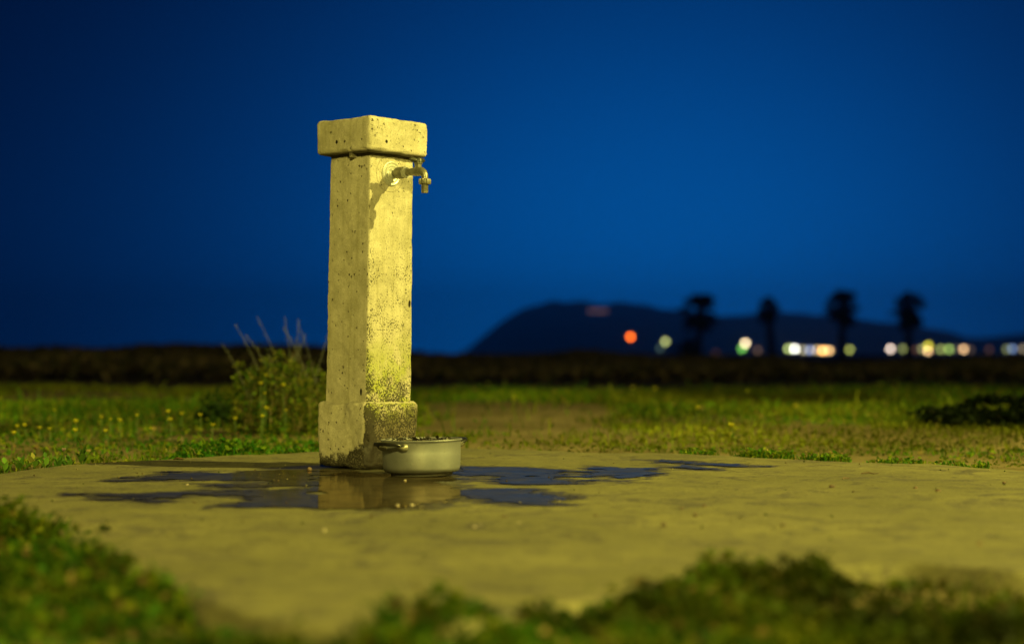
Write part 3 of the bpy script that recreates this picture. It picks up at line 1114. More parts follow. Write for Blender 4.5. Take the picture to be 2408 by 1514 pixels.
# far left fringe behind the fountain
pts = []
for k in range(6000):
    x = random.uniform(330, 760)
    yy = np.interp(x, [q[0] for q in far_edge], [q[1] for q in far_edge])
    pts.append(gp(x, yy)[:2] + np.array([0, 0.02 + abs(random.gauss(0, 0.5))]))
p = np.array(pts)
n = len(p)
h = rng.uniform(0.03, 0.09, n) * np.clip(0.5 + 0.9 * fbm(p * 3, 35, 3), 0.3, 1.3)
z0 = np.column_stack([p, np.full(n, -0.035)])
tn = pick(n, 0.08) * np.array([0.8, 1.05, 0.9])
lc = z0 + np.column_stack([np.zeros((n, 2)), h * rng.uniform(0.2, 1, n)])
sel = rng.random(n) < 0.45
stuff('weed_cover', [blades(z0[sel], h[sel] * 1.2, rng.uniform(0.004, 0.008, sel.sum()), rng.uniform(0.2, 0.9, sel.sum()), tn[sel]), leaves(lc[~sel], rng.uniform(0.015, 0.03, (~sel).sum()), tn[~sel])],
      'low green weeds growing along the slab edge left of the fountain', 'weeds')

# foreground, out of focus: clover and grass spilling over the near edge
CLUMPS = [(-40, 1215, 0.16, 1.25), (40, 1250, 0.15, 1.25), (120, 1290, 0.13, 1.2), (200, 1325, 0.12, 1.2), (280, 1365, 0.11, 1.1), (345, 1395, 0.08, 0.9), (60, 1340, 0.15, 1.1), (170, 1400, 0.15, 0.9),
          (450, 1470, 0.10, 0.55), (600, 1500, 0.10, 0.6), (740, 1530, 0.08, 0.6), (930, 1490, 0.07, 1.0), (1010, 1470, 0.08, 1.25), (1060, 1450, 0.06, 1.3), (1110, 1455, 0.09, 1.4), (1200, 1460, 0.08, 1.4), (1262, 1440, 0.04, 1.6),
          (1340, 1500, 0.09, 0.7), (1450, 1420, 0.08, 1.1), (1530, 1400, 0.10, 1.2), (1620, 1385, 0.10, 1.2), (1720, 1365, 0.10, 1.2), (1820, 1350, 0.10, 1.1), (1900, 1350, 0.07, 1.1), (1600, 1450, 0.11, 1.0),
          (1760, 1440, 0.11, 0.9), (1930, 1440, 0.12, 0.9), (2060, 1450, 0.13, 0.9), (2200, 1460, 0.14, 0.9), (2350, 1460, 0.14, 0.9), (1450, 1510, 0.10, 0.8)]
cl_p, cl_h = [], []
for cx_, cy_, cr_, ch_ in CLUMPS:
    c = gp(cx_, cy_)[:2]
    k = int(42000 * cr_ * cr_) + 160
    q = c + rng.normal(size=(k, 2)) * cr_ * np.array([0.5, 0.55])
    dd = np.linalg.norm(q - c, axis=1) / cr_
    cl_p.append(q)
    cl_h.append(ch_ * np.clip(1.15 - 0.55 * dd, 0.3, 1.1))
p = np.column_stack([rng.uniform(-1.75, 1.5, 30000), rng.uniform(1.6, 4.6, 30000)])
keep = (sdist(p, [tuple(q) for q in outline]) + 0.05 * fbm(p * 4, 25, 3) < 0.0) & (np.abs(p[:, 0]) < 0.32 * p[:, 1] + 0.35) & (rng.random(len(p)) < np.clip(0.45 + 0.9 * fbm(p * 2.6, 29, 3), 0.08, 1))
p = p[keep]
hs = np.concatenate([np.full(len(p), 0.5)] + cl_h)
p = np.vstack([p] + cl_p)
n = len(p)
h = rng.uniform(0.015, 0.060, n) * hs * np.clip(0.8 + 0.6 * fbm(p * 7, 26, 3), 0.35, 1.4)
z0 = np.column_stack([p, np.full(n, -0.03)])
tn = pick(n, 0.05)
warm = np.clip(0.25 + 1.2 * fbm(p * 5.0, 27, 2), 0, 1)[:, None]
tn = (tn * (1 - 0.35 * warm) + np.array([0.17, 0.19, 0.008]) * 0.35 * warm) * np.clip(0.50 + 0.45 * fbm(p * 8, 127, 2), 0.12, 1.0)[:, None]
sel = rng.random(n) < 0.28
lc = z0 + np.column_stack([np.zeros((n, 2)), h * rng.uniform(0.3, 1, n)])
stuff('foreground_grass', [blades(z0[sel], h[sel] * 1.25, rng.uniform(0.004, 0.009, sel.sum()), rng.uniform(0.2, 1.0, sel.sum()), tn[sel]), leaves(lc[~sel], rng.uniform(0.012, 0.026, (~sel).sum()), tn[~sel], 0.5, 0.75)],
      'out of focus green clover and grass along the near edge of the slab', 'grass')


def bush(name, loc, rx, ry, hgt, nleaf, size, cols, seed, label, cat='shrub', plumes=0, plume_h=0.3, group=None, nstem=9, wisps=0):
    """stems and foliage of a shrub of irregular outline"""
    t = empty(name, (loc[0], loc[1], loc[2]))
    tag(t, label, cat, group)
    b = MB()
    tips = []
    for k in range(nstem):
        a, r = random.random() * 6.283, random.uniform(0.2, 0.95)
        e = np.array([rx * r * math.cos(a), ry * r * math.sin(a), hgt * random.uniform(0.55, 0.95) * (1 - 0.35 * r)])
        s0 = e * (0.12, 0.12, 0)
        tips.append(e)
        b.tube([s0, s0 * 0.5 + e * 0.5 + (0, 0, hgt * 0.06), e], [hgt * 0.016, hgt * 0.011, hgt * 0.004], 6)
    b.build('stem', M['bark'], t)
    q = rng.normal(size=(nleaf * 3, 3))
    q /= np.linalg.norm(q, axis=1)[:, None]
    q *= rng.random((len(q), 1)) ** 0.45
    q[:, 2] = np.abs(q[:, 2])
    dens = fbm(q * 2.6 + seed, seed, 3)
    rim = 1 + 0.35 * fbm(q * 2.0 + 9, seed + 3, 2)
    q = q[(dens > -0.22)][:nleaf] * np.array([rx, ry, hgt]) * rim[dens > -0.22][:nleaf, None]
    n = len(q)
    col = np.asarray(cols)[rng.integers(0, len(cols), n)] * rng.uniform(0.7, 1.25, (n, 1))
    parts = [leaves(q, rng.uniform(0.6, 1.3, n) * size, col, 0.9, 0.42)]
    if wisps:
        a = rng.uniform(0, 6.283, wisps)
        rr = rng.random(wisps) ** 0.6
        bs = np.column_stack([np.cos(a) * rr * rx * 0.85, np.sin(a) * rr * ry * 0.85, hgt * rng.uniform(0.0, 0.6, wisps) * (1 - 0.6 * rr ** 2)])
        wc = np.array([(0.13, 0.12, 0.035), (0.20, 0.17, 0.075), (0.10, 0.11, 0.03), (0.25, 0.21, 0.11)])[rng.integers(0, 4, wisps)]
        parts.append(blades(bs, hgt * rng.uniform(0.30, 0.70, wisps) * (1 - 0.55 * rr ** 2), rng.uniform(0.003, 0.006, wisps), rng.uniform(0.05, 0.5, wisps), wc))
    v, f, c = join(parts)
    npmesh('foliage', v, f, M['leaf'], t, False, c)
    for k in range(plumes):
        e = tips[k % len(tips)] * (0.7, 0.7, 0.9)
        hh = plume_h * random.uniform(0.25, 1.0)
        lx, ly = random.uniform(-0.5, 0.4), random.uniform(-0.4, 0.4)
        m_ = np.linspace(0, 1, 7)
        path = np.column_stack([e[0] + lx * hh * m_ ** 1.6, e[1] + ly * hh * m_ ** 1.6, e[2] * 0.7 + hh * m_])
        b = MB()
        b.tube(path, np.linspace(0.0022, 0.0008, 7), 5)
        sv = []
        for i in range(60):
            f_ = random.uniform(0.2, 1.0)
            c_ = np.array([np.interp(f_, m_, path[:, a]) for a in range(3)])
            sv.append(c_ + rng.normal(size=3) * 0.016 * (1.2 - f_))
        v2, f2, _ = leaves(np.array(sv), rng.uniform(0.005, 0.012, 60), np.ones((60, 3)), 1.5, 0.25)
        b.add(v2, None, f2)
        b.build('seed_plume', M['plume'], t)
    return t


M['plume'] = mat_plain('dry_plume', (0.15, 0.16, 0.13), (0.10, 0.11, 0.09), 60, 0.9)
OLIVE = [(0.070, 0.115, 0.010), (0.105, 0.140, 0.012), (0.14, 0.145, 0.022), (0.035, 0.080, 0.006)]
DARKG = [(0.016, 0.040, 0.008), (0.024, 0.055, 0.010), (0.012, 0.028, 0.006)]
c_ = dp(668, 1000, 8.4)
bush('shrub', (c_[0], 8.4, ground_z), 0.29, 0.27, 0.36, 6500, 0.026, OLIVE, 3, 'tall olive shrub with feathery dry plumes just left of the fountain', plumes=22, plume_h=0.40, nstem=18, wisps=420)
c_ = dp(520, 1000, 9.2)
bush('shrub', (c_[0], 9.2, ground_z), 0.15, 0.14, 0.17, 1500, 0.030, DARKG, 8, 'small dark green shrub left of the plumed shrub')
bush('shrub', (3.75, 7.9, ground_z), 0.72, 0.7, 1.40, 9000, 0.095, DARKG, 15, 'big dark shrub whose shadow falls on the meadow at the right edge')
bush('shrub', (-0.62, -0.75, ground_z), 0.42, 0.4, 1.45, 4200, 0.070, DARKG, 19, 'unseen dark shrub added behind the viewer to shade the near left grass')  # added out of view to keep the rear lamp off the near left
bush('shrub', (1.72, 2.02, ground_z), 0.52, 0.5, 0.80, 4200, 0.060, DARKG, 18, 'dark shrub beside the slab whose shadow falls on the near right grass')

bush('shrub', (3.05, 9.1, ground_z), 1.0, 0.55, 0.165, 7000, 0.06, [(0.010, 0.020, 0.005), (0.006, 0.012, 0.003)], 16, 'low black green leaf mass added as a dark patch at the right picture edge')  # near-black leaves added to make a dark patch in the meadow

# dark scrub closing the view
n = 46000
p = scatter(n, 24, 46, 0.33, 2)
az_ = p[:, 0] / p[:, 1]
hgt = 0.27 + 0.10 * fbm(np.column_stack([az_ * 22, p[:, 1] * 0.05]), 19, 4)
hgt += 0.20 * np.clip((-0.02 - az_) / 0.08, 0, 1) - 0.05 * np.clip((az_ - 0.08) / 0.05, 0, 1)
hgt = np.clip(hgt, 0.08, 1.0) * np.clip(p[:, 1] / 36, 0.5, 1.2)
z = ground_z + hgt * rng.random(n) ** 0.6
col = np.array([(0.080, 0.066, 0.048), (0.040, 0.042, 0.026), (0.110, 0.086, 0.062)])[rng.integers(0, 3, n)]
stuff('scrub', [leaves(np.column_stack([p, z]), rng.uniform(0.08, 0.2, n), col, 0.8, 0.5)], 'low dark scrub in a band along the horizon', 'scrub')

# ------------------------------------------------------------------ single flowers, weeds, stones
petal_y = mat_plain('yellow_petal', (0.70, 0.66, 0.03), (0.55, 0.52, 0.02), 80, 0.6)
petal_p = mat_plain('pink_petal', (0.72, 0.52, 0.55), (0.60, 0.40, 0.46), 80, 0.6)
stalk = mat_plain('green_stalk', (0.07, 0.13, 0.02), (0.05, 0.10, 0.015), 60, 0.6)


def flower(px_, py_, d, rad, mat, label, group=None, name='wildflower'):
    c = dp(px_, py_, d)
    t = empty(name, (c[0], d, ground_z))
    tag(t, label, 'flower', group)
    hh = c[2] - ground_z
    b = MB()
    lx = random.uniform(-0.02, 0.02)
    b.tube([(lx, 0, -0.005), (lx * 0.4, 0.004, hh * 0.5), (0, 0, hh)], [0.0022, 0.0018, 0.0014], 6)
    b.build('stalk', stalk, t)
    pv, pf = [np.array([0, 0, hh])], []
    for k in range(6):
        a = k * math.pi / 3 + random.random() * 0.3
        u, w_ = np.array([math.cos(a), math.sin(a), 0]), np.array([-math.sin(a), math.cos(a), 0])
        o_ = pv[0]
        j = len(pv)
        pv += [o_ + u * rad * 0.6 + w_ * rad * 0.42 + (0, 0, rad * 0.8), o_ + u * rad * 0.9 + (0, 0, rad * 1.35), o_ + u * rad * 0.6 - w_ * rad * 0.42 + (0, 0, rad * 0.8)]
        pf.append((0, j, j + 1, j + 2))
    npmesh('flower_head', np.array(pv), np.array(pf), mat, t)
    v, f, c2 = leaves(np.column_stack([rng.normal(size=(10, 2)) * 0.022, rng.uniform(0.01, max(0.02, hh * 0.6), 10)]), rng.uniform(0.015, 0.03, 10), pick(10, 0.05), 0.6, 0.6)
    npmesh('foliage', v, f, M['leaf'], t, False, c2)['kind'] = 'stuff'
    return t


YF = [(128, 967, 8.3), (58, 1004, 7.4), (40, 1006, 7.6), (93, 1010, 7.4), (117, 1012, 7.2), (33, 1022, 7.0), (178, 995, 7.7), (177, 1017, 7.2), (238, 984, 7.8), (260, 989, 7.4), (282, 992, 7.3),
      (248, 1017, 7.0), (322, 980, 7.8), (395, 972, 7.9), (400, 991, 7.6), (427, 977, 7.7), (471, 979, 7.8), (355, 1010, 7.3), (553, 988, 7.6), (613, 906, 8.0), (624, 885, 8.0), (623, 928, 8.0),
      (626, 964, 7.7), (672, 967, 7.6), (666, 910, 8.1), (617, 983, 7.4), (500, 1003, 7.3)]
YL = {}
for (x_, y_, _d), l_ in zip(YF, [
        'yellow wildflower standing highest above the weeds at the far left', 'right one of two close yellow wildflowers near the left picture edge', 'left one of two close yellow wildflowers near the left picture edge',
        'yellow wildflower above the yellowing weed on the slab edge', 'yellow wildflower right of the one above the yellowing weed', 'lowest yellow wildflower at the left picture edge above the broad leaved weed',
        'upper one of two yellow wildflowers above the tallest weed', 'lower one of two yellow wildflowers above the tallest weed', 'highest yellow wildflower right of the tallest weed', 'middle one of three yellow wildflowers in a slanting row right of the tallest weed',
        'rightmost of three yellow wildflowers in a slanting row right of the tallest weed', 'yellow wildflower low below the slanting row of three', 'lone yellow wildflower between the slanting row and the tall green clump',
        'top left yellow wildflower of the clump above the pale flat stone', 'bottom yellow wildflower of the clump above the pale flat stone', 'top right yellow wildflower of the clump above the pale flat stone',
        'yellow wildflower right of the clump below the blurred stone', 'low yellow wildflower left of the pale flat stone', 'yellow wildflower below the small dark shrub on its right',
        'middle one of three yellow wildflowers up the left side of the plumed shrub', 'top one of three yellow wildflowers up the left side of the plumed shrub', 'bottom one of three yellow wildflowers up the left side of the plumed shrub',
        'left one of two yellow wildflowers low before the plumed shrub', 'right one of two yellow wildflowers low before the plumed shrub', 'yellow wildflower against the middle of the plumed shrub', 'lowest yellow wildflower before the plumed shrub',
        'yellow wildflower below the small dark shrub on its left']):
    YL[(x_, y_)] = l_
for q in YF:
    lab = YL[(q[0], q[1])]
    flower(q[0], q[1], q[2], random.uniform(0.008, 0.014), petal_y, lab, 'yellow wildflowers left of the fountain' if q[1] > 950 else 'yellow wildflowers by the plumed shrub')
for q, l_ in zip([(1487, 915, 13.5), (1540, 917, 13.0), (1210, 938, 11.5), (1870, 958, 10.5), (1640, 962, 10.0), (1720, 1005, 7.6)],
                ['left one of two yellow wildflowers far off below the orange red lamp', 'right one of two yellow wildflowers far off below the orange red lamp', 'yellow wildflower in the bare ground nearest the fountain on its right',
                 'yellow wildflower in the meadow below the bright row of lamps', 'yellow wildflower in the meadow below the leftmost palm', 'nearest yellow wildflower in the meadow above the grass fringe']):
    flower(q[0], q[1], q[2], 0.015, petal_y, l_, 'yellow wildflowers right of the fountain')
flower(150, 1062, 5.75, 0.010, petal_p, 'pale pink flower above the weeds on the left slab edge')

# broad leaved weeds on the left edge of the slab, in focus
Lv = np.array([(0, 0, 0), (0.28, -0.26, 0.07), (0.28, 0.0, 0.0), (0.28, 0.26, 0.07), (0.62, -0.27, 0.10), (0.62, 0, 0.02), (0.62, 0.27, 0.10), (0.88, -0.12, 0.06), (0.88, 0.12, 0.06), (1.05, 0, 0.0)])
Lf3 = np.array([(0, 1, 2), (0, 2, 3), (4, 7, 5), (5, 8, 6), (7, 9, 5), (5, 9, 8)])
Lf4 = np.array([(1, 4, 5, 2), (2, 5, 6, 3)])
leaf_me = {}
for nm, c in (('a', (0.13, 0.26, 0.035)), ('b', (0.06, 0.14, 0.02)), ('c', (0.24, 0.24, 0.06))):
    o = npmesh('leaf', Lv, [Lf3, Lf4], M['leaf'], None, True, np.tile(c, (len(Lv), 1)))
    leaf_me[nm] = o.data
    bpy.data.objects.remove(o)


def weed(px_, py_, n, size, hgt, label, kinds):
    c = gp(px_, py_)
    t = empty('weed_plant', (c[0], c[1] + 0.012, -0.012))
    tag(t, label, 'weed', 'weeds on the left slab edge')
    b = MB()
    b.tube([(0, 0, 0), (random.uniform(-0.008, 0.008), 0, hgt * 0.5), (random.uniform(-0.012, 0.012), 0, hgt)], [0.003, 0.002, 0.001], 6)
    b.build('stem', stalk, t)
    for k in range(n):
        o = bpy.data.objects.new('leaf', leaf_me[random.choice(kinds)])
        link(o, t)
        f_ = (k + 0.5) / n
        a = k * 2.4 + random.random()
        o.location = (0.004 * math.cos(a), 0.004 * math.sin(a), hgt * f_ * 0.9)
        o.rotation_euler = (random.uniform(-0.3, 0.3), -random.uniform(0.35, 1.2), a)
        s = 1.25 * size * (1.1 - 0.5 * f_) * random.uniform(0.7, 1.15)
        o.scale = (s, s, s)


weed(8, 1108, 7, 0.030, 0.040, 'low leafy weed at the left picture edge on the slab edge', 'ab')
weed(44, 1104, 7, 0.036, 0.045, 'weed with one broad pale green upright leaf on the left slab edge', 'aab')
weed(76, 1100, 7, 0.030, 0.045, 'yellowing weed between the broad leaved weed and the darker weeds', 'acc')
weed(104, 1097, 7, 0.026, 0.045, 'small green weed next to the yellowing weed on the slab edge', 'ab')
weed(134, 1095, 7, 0.024, 0.030, 'low dark weed under the pale pink flower', 'bb')
weed(160, 1094, 8, 0.024, 0.035, 'low dark weed left of the tallest weed on the slab edge', 'bba')
weed(190, 1090, 11, 0.030, 0.090, 'tallest leafy weed standing at the right end of the weed row', 'aac')

# pebbles and litter on the slab
PL = ['lone dark pebble on the slab in front of the puddle right of the pot', 'lower right pebble of three dark pebbles in the middle of the slab', 'upper right pebble of three dark pebbles in the middle of the slab', 'left pebble of three dark pebbles in the middle of the slab',
      'dark pebble on the slab above the near right clover', 'left one of three dark pebbles in a row at the far right of the slab', 'middle one of three dark pebbles in a row at the far right of the slab', 'right one of three dark pebbles in a row at the far right of the slab',
      'dark pebble nearest the bottom right corner of the slab', 'tiny dark pebble between the lone one and the group of three', 'dark pebble just below the group of three on the slab', 'dark pebble on the slab at the right picture edge']
TL = ['larger one of two touching pale specks right of the puddle front', 'smaller one of two touching pale specks right of the puddle front', 'tiny pale pebble on the dry slab below the left corner of the fountain', 'tiny pale pebble in the wet patch between fountain and pot',
      'tiny pale pebble between the two left arms of the puddle', 'tiny pale pebble just beside the lone dark pebble']
def pebble(name, px_, py_, r, mat, label, group, zz=0.0, seed=0):
    c = gp(px_, py_)
    th_ = np.linspace(0, math.pi, 8)
    b = MB()
    b.lathe([(math.sin(t) * r, -math.cos(t) * r * 0.75) for t in th_], 12)
    v = np.vstack(b.v)
    v *= (1 + 0.22 * vnoise(v / r * 1.4 + seed * 3.1, seed))[:, None]
    v[:, 0] *= 1.25
    o = npmesh(name, v, np.vstack(b.f4), mat, None, True)
    o.location = (c[0], c[1], zz + r * 0.6)
    o.rotation_euler = (0, 0, seed * 1.3)
    return tag(o, label, 'pebble', group)


for i, (x, y, r) in enumerate([(1184, 1219, 0.0052), (1634, 1213, 0.0050), (1655, 1193, 0.0048), (1602, 1197, 0.0034), (1840, 1237, 0.0040), (1955, 1147, 0.0065), (2152, 1151, 0.0065), (2204, 1158, 0.0065), (2302, 1281, 0.0050), (1400, 1214, 0.0036), (1560, 1237, 0.0048), (2360, 1137, 0.005)]):
    pebble('pebble', x, y, r, M['pebble'], PL[i], 'dark pebbles on the slab', seed=i)
for i, (x, y, r) in enumerate([(935, 1191, 0.0046), (968, 1190, 0.0046)]):
    pebble('pebble', x, y, r, M['pale_pebble'], ['left one of two pale pebbles at the front of the puddle', 'right one of two pale pebbles at the front of the puddle'][i], 'pale pebbles at the puddle', seed=30 + i)
for i, (x, y, r) in enumerate([(1115, 1241, 0.004), (1128, 1236, 0.003), (762, 1250, 0.004), (952, 1131, 0.0035), (440, 1141, 0.0035), (1220, 1232, 0.004)]):
    pebble('pebble', x, y, r, M['pale_pebble'], TL[i], 'tiny pale pebbles', seed=50 + i)
pebble('snail_shell', 727, 1106, 0.0078, M['pebble'], 'reddish brown snail shell beside the left corner of the fountain foot', None, seed=71)['category'] = 'shell'
for i, (x, y, r, lab) in enumerate([(411, 1036, 0.028, 'pale flat stone in the grass left of the fountain'), (450, 946, 0.07, 'pale blurred stone left of the small dark shrub')]):
    c = gp(x, y, ground_z)
    v, q, n = rounded_box((r * 1.5, r * 0.9, r * 0.28), r * 0.2, r * 0.3, (0, 0, 0))
    v = v * (1 + 0.2 * vnoise(v / r * 1.5 + i * 5, 90 + i))[:, None]
    o = npmesh('stone', v, q, M['field_stone'], None, True)
    o.location = (c[0], c[1], ground_z + r * 0.2)
    o.rotation_euler = (0, 0, 0.4 * i)
    tag(o, lab, 'stone')
# loose grit and crumbs of earth scattered over the slab
gp_ = np.column_stack([rng.uniform(-1.7, 1.9, 2600), rng.uniform(2.3, 6.3, 2600)])
gp_ = gp_[(sdist(gp_, [tuple(q) for q in outline]) > 0.03) & (rng.random(2600) < np.clip(0.35 + 0.9 * fbm(gp_ * 2.2, 501, 3), 0.05, 1))]
gr_ = 0.0009 + 0.0026 * rng.random(len(gp_)) ** 3
oc = np.array([(1, 0, 0), (0, 1, 0), (-1, 0, 0), (0, -1, 0), (0, 0, 0.8), (0, 0, -0.8)])
of = np.array([(0, 1, 4), (1, 2, 4), (2, 3, 4), (3, 0, 4), (1, 0, 5), (2, 1, 5), (3, 2, 5), (0, 3, 5)])
gv = np.column_stack([gp_, gr_ * 0.5])[:, None, :] + gr_[:, None, None] * oc[None] * rng.uniform(0.6, 1.4, (len(gp_), 6, 1))
gc = np.array([(0.07, 0.05, 0.035), (0.30, 0.27, 0.18), (0.13, 0.10, 0.06), (0.05, 0.07, 0.02)])[rng.integers(0, 4, len(gp_))]
stuff('grit', [(gv.reshape(-1, 3), (np.arange(len(gp_))[:, None, None] * 6 + of[None]).reshape(-1, 3), np.repeat(gc, 6, 0))], 'loose grit and crumbs scattered over the slab', 'grit')
c_ = gp(418, 1083)
b = MB()
b.add([(-0.018, 0, 0.004), (-0.004, -0.009, 0.009), (-0.002, 0, 0.004), (-0.004, 0.009, 0.012), (0.012, -0.007, 0.006), (0.012, 0.007, 0.010), (0.024, 0, 0.003)], [(1, 4, 6, 2), (2, 6, 5, 3)], [(0, 1, 2), (0, 2, 3)])
o = b.build('dry_leaf', M['straw'])
o.location = (c_[0], c_[1], 0.0)
tag(o, 'curled dry leaf lying on the slab left of the fountain', 'leaf')
for i, (x, y, ln, a, lab) in enumerate([(1990, 1127, 0.05, 0.9, 'short dark twig on the slab below the grass fringe'), (2045, 1115, 0.05, -0.3, 'thin dark twig lying near the far right slab edge')]):
    c_ = gp(x, y)
    b = MB()
    b.tube([(-ln / 2, 0, 0.003), (-ln * 0.1, 0.006, 0.005), (ln * 0.2, -0.003, 0.003), (ln / 2, 0.005, 0.004)], [0.0014, 0.0020, 0.0016, 0.001], 7)
    o = b.build('twig', M['pebble'], None, True)
    o.location = (c_[0], c_[1], 0)
    o.rotation_euler = (0, 0, a)
    tag(o, lab, 'twig')

# ------------------------------------------------------------------ palms in front of the hills
def palm(px_, top, rad_px, d, lean_px, label, seed, squash=1.0, skirt=0.5):
    R = random.Random(seed)
    c = dp(px_, HOR, d)
    s = d / F
    hgt = (HOR - top) * s + CAM_H - ground_z - rad_px * s * 0.75
    t = empty('palm_tree', (c[0], d, ground_z))
    tag(t, label, 'palm tree', 'palms before the far hills')
    lx = lean_px * s
    m_ = np.linspace(0, 1, 9)
    path = np.column_stack([lx * (m_ - 1) * (1.2 - 0.2 * m_) + lx * 0, 0 * m_, hgt * m_])
    b = MB()
    b.tube(path, 0.32 + 0.12 * (1 - m_) ** 3 + 0.05 * (m_ > 0.8), 12)
    b.build('trunk', M['bark'], t, True)
    b = MB()
    rad = rad_px * s
    for k in range(60):
        el = R.uniform(-0.95, 1.45) if k > 10 else R.uniform(-1.4, -0.6)
        az = k * 2.399 + R.random() * 0.5
        L = rad * R.uniform(0.72, 1.05) * (skirt if k <= 10 else 1)
        u = np.array([math.cos(az) * math.cos(el) * squash, math.sin(az) * math.cos(el), math.sin(el)])
        w_ = np.cross(u, (0, 0, 1.0))
        w_ /= np.linalg.norm(w_) + 1e-9
        up = np.cross(w_, u)
        o_ = np.array([0, 0, hgt])
        hub = o_ + u * L * 0.48 - np.array([0, 0, 0.04 * L])
        b.tube([o_, hub], [0.03, 0.018], 5, False)
        nseg = 13
        for i in range(nseg):
            f_ = (i / (nseg - 1) - 0.5) * 2.5
            dr = u * math.cos(f_) + w_ * math.sin(f_)
            side = -u * math.sin(f_) + w_ * math.cos(f_)
            ll = L * 0.62 * (1 - 0.22 * abs(f_))
            mid = hub + dr * ll * 0.55 + up * 0.03 * L
            tip = hub + dr * ll - np.array([0, 0, ll * R.uniform(0.15, 0.4)])
            wd = ll * 0.16
            b.add([hub, mid - side * wd, mid + side * wd, tip], None, [(0, 1, 2), (1, 3, 2)])
    cr = b.build('crown', M['palm_leaf'], t)
    return t


M['palm_leaf'] = mat_plain('palm_leaf', (0.030, 0.045, 0.018), (0.020, 0.030, 0.012), 3, 0.7)
palm(1645, 690, 54, 170, 4, 'leftmost palm tree with a wide ragged crown on the horizon', 9)
palm(1806, 699, 36, 170, -8, 'palm tree with the narrowest crown, second from left on the horizon', 2, 0.85, 0.9)
palm(1980, 682, 52, 168, 0, 'palm tree with the tallest crown, third from left on the horizon', 3)
palm(2137, 690, 50, 172, 2, 'rightmost palm tree on the horizon', 4)
c_ = dp(1618, 830, 150)
bush('shrub', (c_[0], 150, ground_z), 1.5, 1.0, 1.6, 900, 0.35, DARKG, 28, 'dark shrub at the foot of the leftmost palm tree')

# ------------------------------------------------------------------ hills and the lights at their foot
prof = [(1040, 834), (1085, 829), (1110, 812), (1150, 782), (1190, 750), (1240, 723), (1290, 709), (1350, 706), (1420, 711), (1500, 716), (1560, 727), (1620, 737), (1700, 742), (1780, 739),
        (1850, 736), (1920, 741), (2000, 748), (2080, 759), (2150, 768), (2200, 776), (2240, 789), (2300, 797), (2360, 791), (2407, 786), (2600, 788), (2900, 796), (3300, 812), (3600, 833)]
HD = 2600.0
xs = np.linspace(1040, 3600, 320)
top = np.interp(xs, [q[0] for q in prof], [q[1] for q in prof])
top += 3.6 * fbm(np.column_stack([xs * 0.03, xs * 0]), 14, 4)
hh = (HOR - top) * HD / F + 0.3
yy = np.linspace(-1, 1, 41)
X = (xs[:, None] - W / 2) * HD / F * np.ones(41)[None]
Y = HD + yy[None] * 420 * np.ones(len(xs))[:, None]
Zh = np.maximum(hh, 0)[:, None] * np.exp(-(yy[None] * 1.9) ** 2)
Pn = np.column_stack([X.ravel() * 0.008, Y.ravel() * 0.008])
Zh = Zh.ravel() * (1 + 0.10 * fbm(Pn, 23, 4) * (np.abs(np.tile(yy, len(xs))) > 0.08)) - 3 * np.abs(np.tile(yy, len(xs)))
idx = np.arange(len(xs) * 41).reshape(len(xs), 41)
Q = np.stack([idx[:-1, :-1], idx[1:, :-1], idx[1:, 1:], idx[:-1, 1:]], -1).reshape(-1, 4)
o = npmesh('hills', np.column_stack([X.ravel(), Y.ravel(), Zh]), Q, M['hill'], None, True)
tag(o, 'dark blue ridge of hills on the right of the horizon', None, None, 'structure')

# house on the ridge, glowing panes added to make it look lit
c_ = dp(1405, 724, 2470)
t = empty('hilltop_house', (c_[0], 2470, c_[2] - 7))
tag(t, 'long pale house on the highest part of the hills', 'house')
b = MB()
b.box((-15, -5, -14), (15, 5, 7))
b.build('wall', M['wall'], t)
b = MB()
b.add([(-16, -6, 7), (16, -6, 7), (16, 6, 7), (-16, 6, 7), (-13, 0, 10.5), (13, 0, 10.5)], [(0, 1, 5, 4), (2, 3, 4, 5)], [(1, 2, 5), (3, 0, 4)])
b.build('roof', M['roof'], t)
wm = mat_emit('added_glow', (1.0, 0.50, 0.42), 0.30)
for k in range(6):
    b = MB()
    b.box((-13 + k * 4.6, -5.15, 0.5), (-9.6 + k * 4.6, -4.95, 5.0))
    b.build('glow_pane', wm, t)

